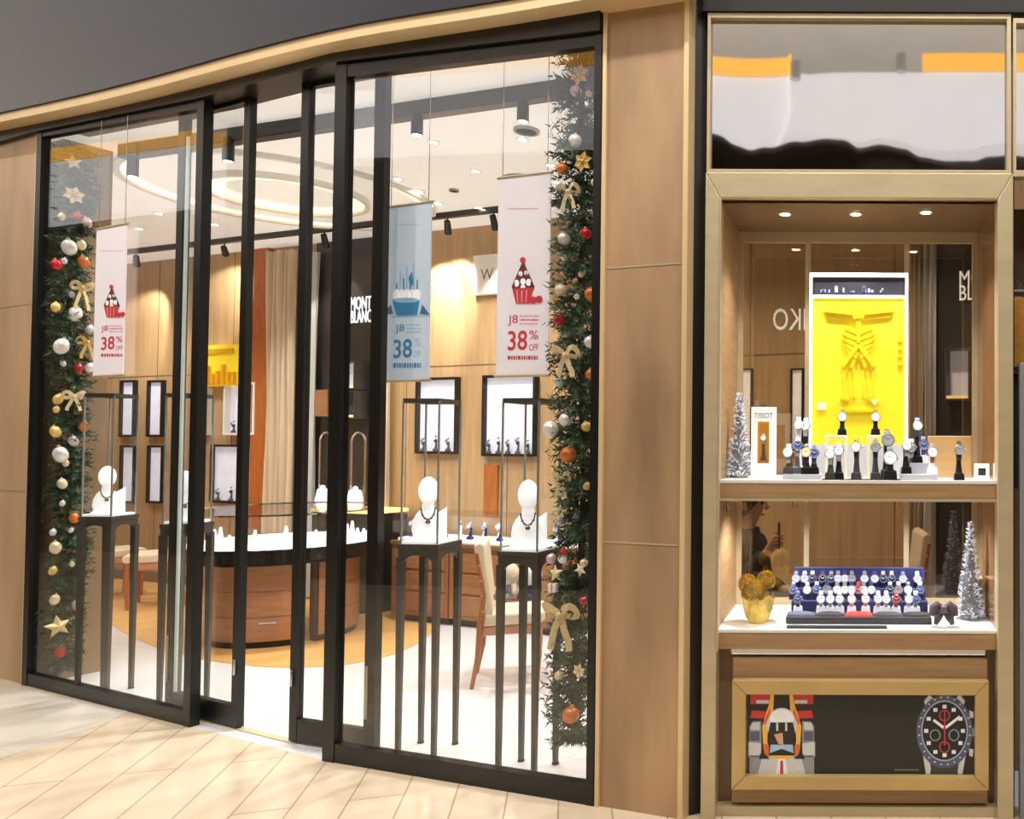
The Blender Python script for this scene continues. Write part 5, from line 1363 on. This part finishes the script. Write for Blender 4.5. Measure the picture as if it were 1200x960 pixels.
def star(side,px,py,rpx,col,label,rot=0.0,n=5,inner=.45):
    p,fr,nn=place(side,px,py,.02); s=rpx*p.y/F*(.85 if side=='L' else 1)
    pts=[]
    for i in range(2*n):
        a=PI/2+PI*i/n+rot; r=1 if i%2==0 else inner; pts.append((r*math.cos(a),r*math.sin(a)))
    k=len(pts); vs=[(0,-.32,0)]+[(x,0,z) for x,z in pts]+[(0,.2,0)]
    fs=[(0,1+(i+1)%k,1+i)[::-1] for i in range(k)]+[(k+1,1+i,1+(i+1)%k)[::-1] for i in range(k)]
    mb=MB().add(vs,fs)
    o=mb.build('star_ornament',flat('star_'+col,{'gold':(224,202,142),'cream':(240,226,182),'white':(244,244,246)}[col],.08,.45,.08,.1),local=True,smooth=False)
    o.location=p; o.rotation_euler=(0,0,fr.yaw); o.scale=(s,)*3
    tag(o,label,'ornament'); return o
def flower(side,px,py,rpx,col,label):
    p,fr,nn=place(side,px,py,.02); s=rpx*p.y/F*(.85 if side=='L' else 1)
    t=thing('fabric_flower',p,label,'ornament',fr.yaw); t.scale=(s,)*3
    m=flat('petal_'+col,{'gold':(212,172,96),'cream':(238,222,180),'white':(244,240,230)}[col],.06,.5,.15)
    for i in range(6):
        a=2*PI*i/6+.3; d=Vector((math.cos(a),0,math.sin(a))); q=Vector((-d.z,0,d.x))
        MB().add([d*.08+Vector((0,-.1,0)),d*.55+q*.30+Vector((0,-.2,0)),d*1.0+Vector((0,-.12,0)),d*.55-q*.30+Vector((0,-.2,0)),d*.5+Vector((0,-.02,0))],[(0,1,2),(0,2,3),(0,4,1),(1,4,2),(2,4,3),(3,4,0)]).build('petal',m,t,local=True,smooth=False)
    MB().ball((0,-.2,0),.2,10).build('centre',flat('bauble_gold2',(220,180,90),.05,.3,.1,.4),t,local=True)
star('L',86,190,11,'gold','faint gold star high on the left garland',.2)
flower('L',86,229,13,'cream','cream snowflake flower near the top of the left garland')
bow('L',96,338,12,'palegold','pale gold ribbon trailing beside the upper left garland',2.0)
bow('L',102,402,11,'gold','gold ribbon bow beside the foot of the narrow banner',1.6)
bow('L',86,466,12,'cream','cream ribbon bow halfway down the left garland',1.2)
star('L',68,734,16,'gold','large gold star near the foot of the left garland',.15)
flower('R',680,88,14,'gold','gold flower at the very top of the right garland')
flower('R',684,190,13,'gold','gold flower below the pale top of the right garland')
bow('R',667,226,13,'cream','cream ribbon bow on the upper right garland',1.2)
bow('R',664,418,16,'cream','large cream ribbon bow beside the red banner foot',1.2)
bow('R',658,562,11,'palegold','pale gold ribbon bow below the large orange bauble',1.6)
flower('R',656,600,9,'cream','small cream flower left of the purple bauble')
star('R',651,672,11,'cream','cream star left of the red-hatted figure on the right garland',.1)
star('R',680,668,9,'cream','small cream star right of the red-hatted figure',.5)
bow('R',658,722,21,'palegold','largest pale gold ribbon bow low on the right garland',1.5)
flower('R',679,786,9,'cream','cream flower low on the right garland')
star('R',690,745,6,'white','tiny white star low at the right edge of the right garland',.3)
# red-hatted little figure, gift cube
p,fr,_=place('R',660,652,.02); s=8*p.y/F
t=thing('red_hat_figure',p,'small red-hatted white-bearded figure on the right garland','ornament',fr.yaw); t.scale=(s,)*3
MB().ball((0,0,.1),.62,14).build('face',flat('poster_skin2',(232,196,178),.05),t,local=True)
mb=MB(); mb.lathe([(.72,.25),(.72,.45),(.5,.9),(.16,1.35),(0,1.45)],(0,0,0),14); mb.build('hat',flat('bauble_redhat',(196,52,44),.04,.7),t,local=True)
MB().ball((0,-.18,-.42),.72,14,0,(1,.7,.85)).build('beard',flat('beard_white',(244,240,240),.1,.8),t,local=True)
MB().ball((0,-.66,.12),.12,8).build('nose',flat('nose_pink',(222,150,140)),t,local=True)
p,fr,_=place('R',648,689,.02); s=6*p.y/F
t=thing('gift_box_ornament',p,'tiny white gift box hanging low on the right garland','ornament',fr.yaw+.3); t.scale=(s,)*3
MB().box((0,0,0),(1.6,1.4,1.7)).build('box_body',flat('beard_white',(244,240,240)),t,local=True,smooth=False,bevel=.08)
MB().box((0,0,0),(.3,1.46,1.76)).build('ribbon',flat('ribbon_gold',(216,184,120)),t,local=True,smooth=False)
# ================================================================== seated person behind the show window
def skin(name,verts,edges,rad,mat,parent,root=0,sub=2):
    me=bpy.data.meshes.new(name); me.from_pydata(verts,edges,[])
    me.materials.append(mat)
    o=bpy.data.objects.new(name,me); COL.objects.link(o); o.parent=parent
    m=o.modifiers.new('skin','SKIN'); m.use_smooth_shade=True
    lay=me.skin_vertices[0].data
    for i,r in enumerate(rad):
        lay[i].radius=(r,r) if not isinstance(r,tuple) else r; lay[i].use_root=(i==root)
    s=o.modifiers.new('sub','SUBSURF'); s.levels=sub; s.render_levels=sub
    return o
class SK:
    def __init__(s): s.v=[]; s.e=[]; s.r=[]
    def add(s,p,r,par=None):
        s.v.append(tuple(p)); s.r.append(r)
        if par is not None: s.e.append((par,len(s.v)-1))
        return len(s.v)-1
    def chain(s,par,pts):
        for p,r in pts: par=s.add(p,r,par)
        return par
PX=(868-1000)/960*4.7
per=thing('person',(PX,4.7,0),'person in a dark coat sitting behind the show window, holding up a phone','person',math.radians(-12))
skm=flat('skin_tone',(206,156,126),.02,.5,.05)
b=SK(); hip=b.add((0,0,.53),.12)
sp_=b.add((.0,0,.68),.115,hip); ch=b.add((.02,0,.84),.125,sp_); nb_=b.add((.03,0,.96),.07,ch); nk=b.add((.045,0,1.02),.043,nb_)
jw=b.add((.078,0,1.085),.056,nk); hd=b.add((.07,0,1.15),.088,jw); tp=b.add((.06,0,1.215),.07,hd)
for sg in (-1,1):
    b.chain(hip,[((.06,sg*.095,.53),.085),((.24,sg*.10,.535),.075),((.43,sg*.11,.52),.056),((.44,sg*.11,.30),.05),((.42,sg*.11,.09),.036),((.49,sg*.115,.045),.035),((.58,sg*.12,.035),.026)])
# far arm rests on the lap
la=b.chain(ch,[((.03,.12,.92),.06),((.03,.19,.90),.052),((.06,.235,.68),.04),((.20,.17,.62),.032),((.28,.12,.615),.026)])
for k,(dx,dy,l) in enumerate(((.05,.03,.055),(.062,.012,.068),(.062,-.006,.072),(.055,-.022,.06),(.015,-.035,.05))):
    b.chain(la,[((.30+dx*.35,.115+dy*.9,.612),.0095),((.30+dx*.35+l*.5,.115+dy*1.1,.600),.0085),((.30+dx*.35+l*.8,.115+dy*1.1,.582),.007)])
HX=.015
ra=b.chain(ch,[((.03,-.12,.92),.06),((.03,-.19,.90),.052),((.075,-.245,.70),.042),((.17+HX,-.20,.83),.032),((.205+HX,-.175,.885),.025),((.225+HX,-.165,.925),.028)])
for k in range(4):
    z=.905+k*.019
    b.chain(ra,[((.250+HX,-.190,z+.012),.0092),((.275+HX,-.197,z+.016),.0085),((.292+HX,-.180,z+.018),.0078),((.286+HX,-.163,z+.018),.0068)])
b.chain(ra,[((.232+HX,-.145,.955),.0105),((.246+HX,-.140,.985),.0092),((.262+HX,-.147,1.005),.0075)])
body=skin('body',b.v,b.e,b.r,skm,per)
c=SK(); h0=c.add((0,0,.46),.16); s1=c.add((-.01,0,.62),.165,h0); c1=c.add((.0,0,.80),.17,s1); c2=c.add((.015,0,.90),.135,c1); n1=c.add((.03,0,.975),.085,c2)
dc=flat('dark_coat',(30,30,28),0,.85,.3)
n=28; vs=[]
CR=[(.44,.0,.165,.20),(.55,-.01,.155,.185),(.68,-.005,.152,.185),(.80,.0,.158,.205),(.88,.012,.142,.205),(.93,.018,.112,.17),(.965,.03,.088,.105),(1.0,.038,.074,.076)]
for z,cx_,rx,ry in CR:
    for j in range(n):
        a=2*PI*j/n; w_=1+.02*math.sin(5*a+z*30); vs.append((cx_+rx*math.cos(a)*w_,ry*math.sin(a)*w_,z))
co=MB().add(vs,[(i*n+j,i*n+(j+1)%n,(i+1)*n+(j+1)%n,(i+1)*n+j) for i in range(len(CR)-1) for j in range(n)]+[tuple(range(n-1,-1,-1))])
for pts in ([((.02,-.06,.90),.08),((.03,-.15,.905),.085),((.035,-.205,.87),.076),((.06,-.235,.77),.068),((.075,-.248,.69),.066),((.125,-.225,.76),.060),((.165,-.205,.815),.054),((.195,-.190,.855),.050),((.215,-.180,.882),.044)],
            [((.02,.06,.90),.08),((.03,.15,.905),.085),((.035,.20,.87),.076),((.06,.235,.68),.066),((.14,.20,.635),.056),((.22,.165,.62),.05)]):
    q_=SK(); pr=None
    for p_,r_ in pts: pr=q_.add(p_,r_,pr)
    skin('sleeve',q_.v,q_.e,q_.r,dc,per)
co=co.build('coat',dc,per,local=True); _s=co.modifiers.new('sub','SUBSURF'); _s.levels=1; _s.render_levels=1
tr=SK(); h0=tr.add((0,0,.50),.135)
for sg in (-1,1): tr.chain(h0,[((.08,sg*.095,.525),.098),((.24,sg*.10,.53),.086),((.43,sg*.11,.515),.066),((.44,sg*.11,.30),.06),((.425,sg*.11,.13),.052)])
skin('trousers',tr.v,tr.e,tr.r,flat('dark_denim',(38,40,48),0,.8,.2),per)
for sg in (-1,1):
    s_=SK(); s_.chain(None,[((.40,sg*.11,.05),.045),((.49,sg*.115,.045),.046),((.59,sg*.12,.04),.036)]); s_.e=[(0,1),(1,2)]
    skin('shoe',s_.v,s_.e,s_.r,M['black'],per)
# hair: cap of locks over skull and nape
mb=MB(); n=22; vs=[]; rows=9
for i in range(rows+1):
    th=PI*.66*i/rows
    for j in range(n):
        a=2*PI*j/n; front=max(0,math.cos(a)); tt=th*(1-.42*front)
        r=.100+.005*math.sin(j*3+i)
        vs.append((.060+r*math.sin(tt)*math.cos(a)*1.02,r*.93*math.sin(tt)*math.sin(a),1.15+r*1.12*math.cos(tt)-(.03*(1-front) if i==rows else 0)))
mb.add(vs,[(i*n+j,i*n+(j+1)%n,(i+1)*n+(j+1)%n,(i+1)*n+j) for i in range(rows) for j in range(n)])
mb.build('hair',flat('dark_hair',(40,30,24),0,.6,.3),per,local=True)
for sg in (-1,1):
    MB().ball((.1425,sg*.032,1.145),.0105,10).build('eye',flat('eye_dark',(30,24,22)),per,local=True)
    MB().ball((.062,sg*.088,1.13),.024,10,0,(.7,.35,1.2)).build('ear',skm,per,local=True)
MB().tube([(.150,0,1.150),(.168,0,1.118),(.150,0,1.108)],[.008,.013,.009],8).build('nose',skm,per,local=True)
MB().tube([(.134,-.024,1.076),(.141,0,1.075),(.134,.024,1.076)],[.003,.007,.003],8).build('mouth',flat('lip',(176,104,96)),per,local=True)
R=per.rotation_euler.to_matrix()
ph=Vector((PX,4.7,0))+R@Vector((.283,-.168,.925))
t=thing('phone',ph,'dark phone held upright in the hand of the person behind the show window','phone',math.radians(10))
MB().box((0,0,.055),(.010,.068,.14)).build('phone_body',M['black'],t,local=True,smooth=False,bevel=.003)
MB().box((-.0055,0,.055),(.001,.060,.125)).build('screen',flat('phone_screen',(90,110,150),.5,.1),t,local=True,smooth=False)
t=thing('round_stool',(PX,4.7,0),'round brown stool under the person behind the show window','stool')
MB().lathe([(0,.36),(.17,.36),(.185,.38),(.185,.40),(.16,.415),(0,.415)],(0,0,0),28).build('seat',M['wooddark'],t,local=True)
for k in range(4):
    a=PI/4+k*PI/2; MB().tube([(.12*math.cos(a),.12*math.sin(a),.37),(.17*math.cos(a),.17*math.sin(a),0)],[.018,.013],8).build('leg',M['wooddark'],t,local=True)
# cream chair and shop counter seen through the lower bay
chair_p=at(1083,660,5.0)
chair(1046,(516+1440/5.35),'cream chair seen through the show window behind the navy tray',math.radians(185),.96)
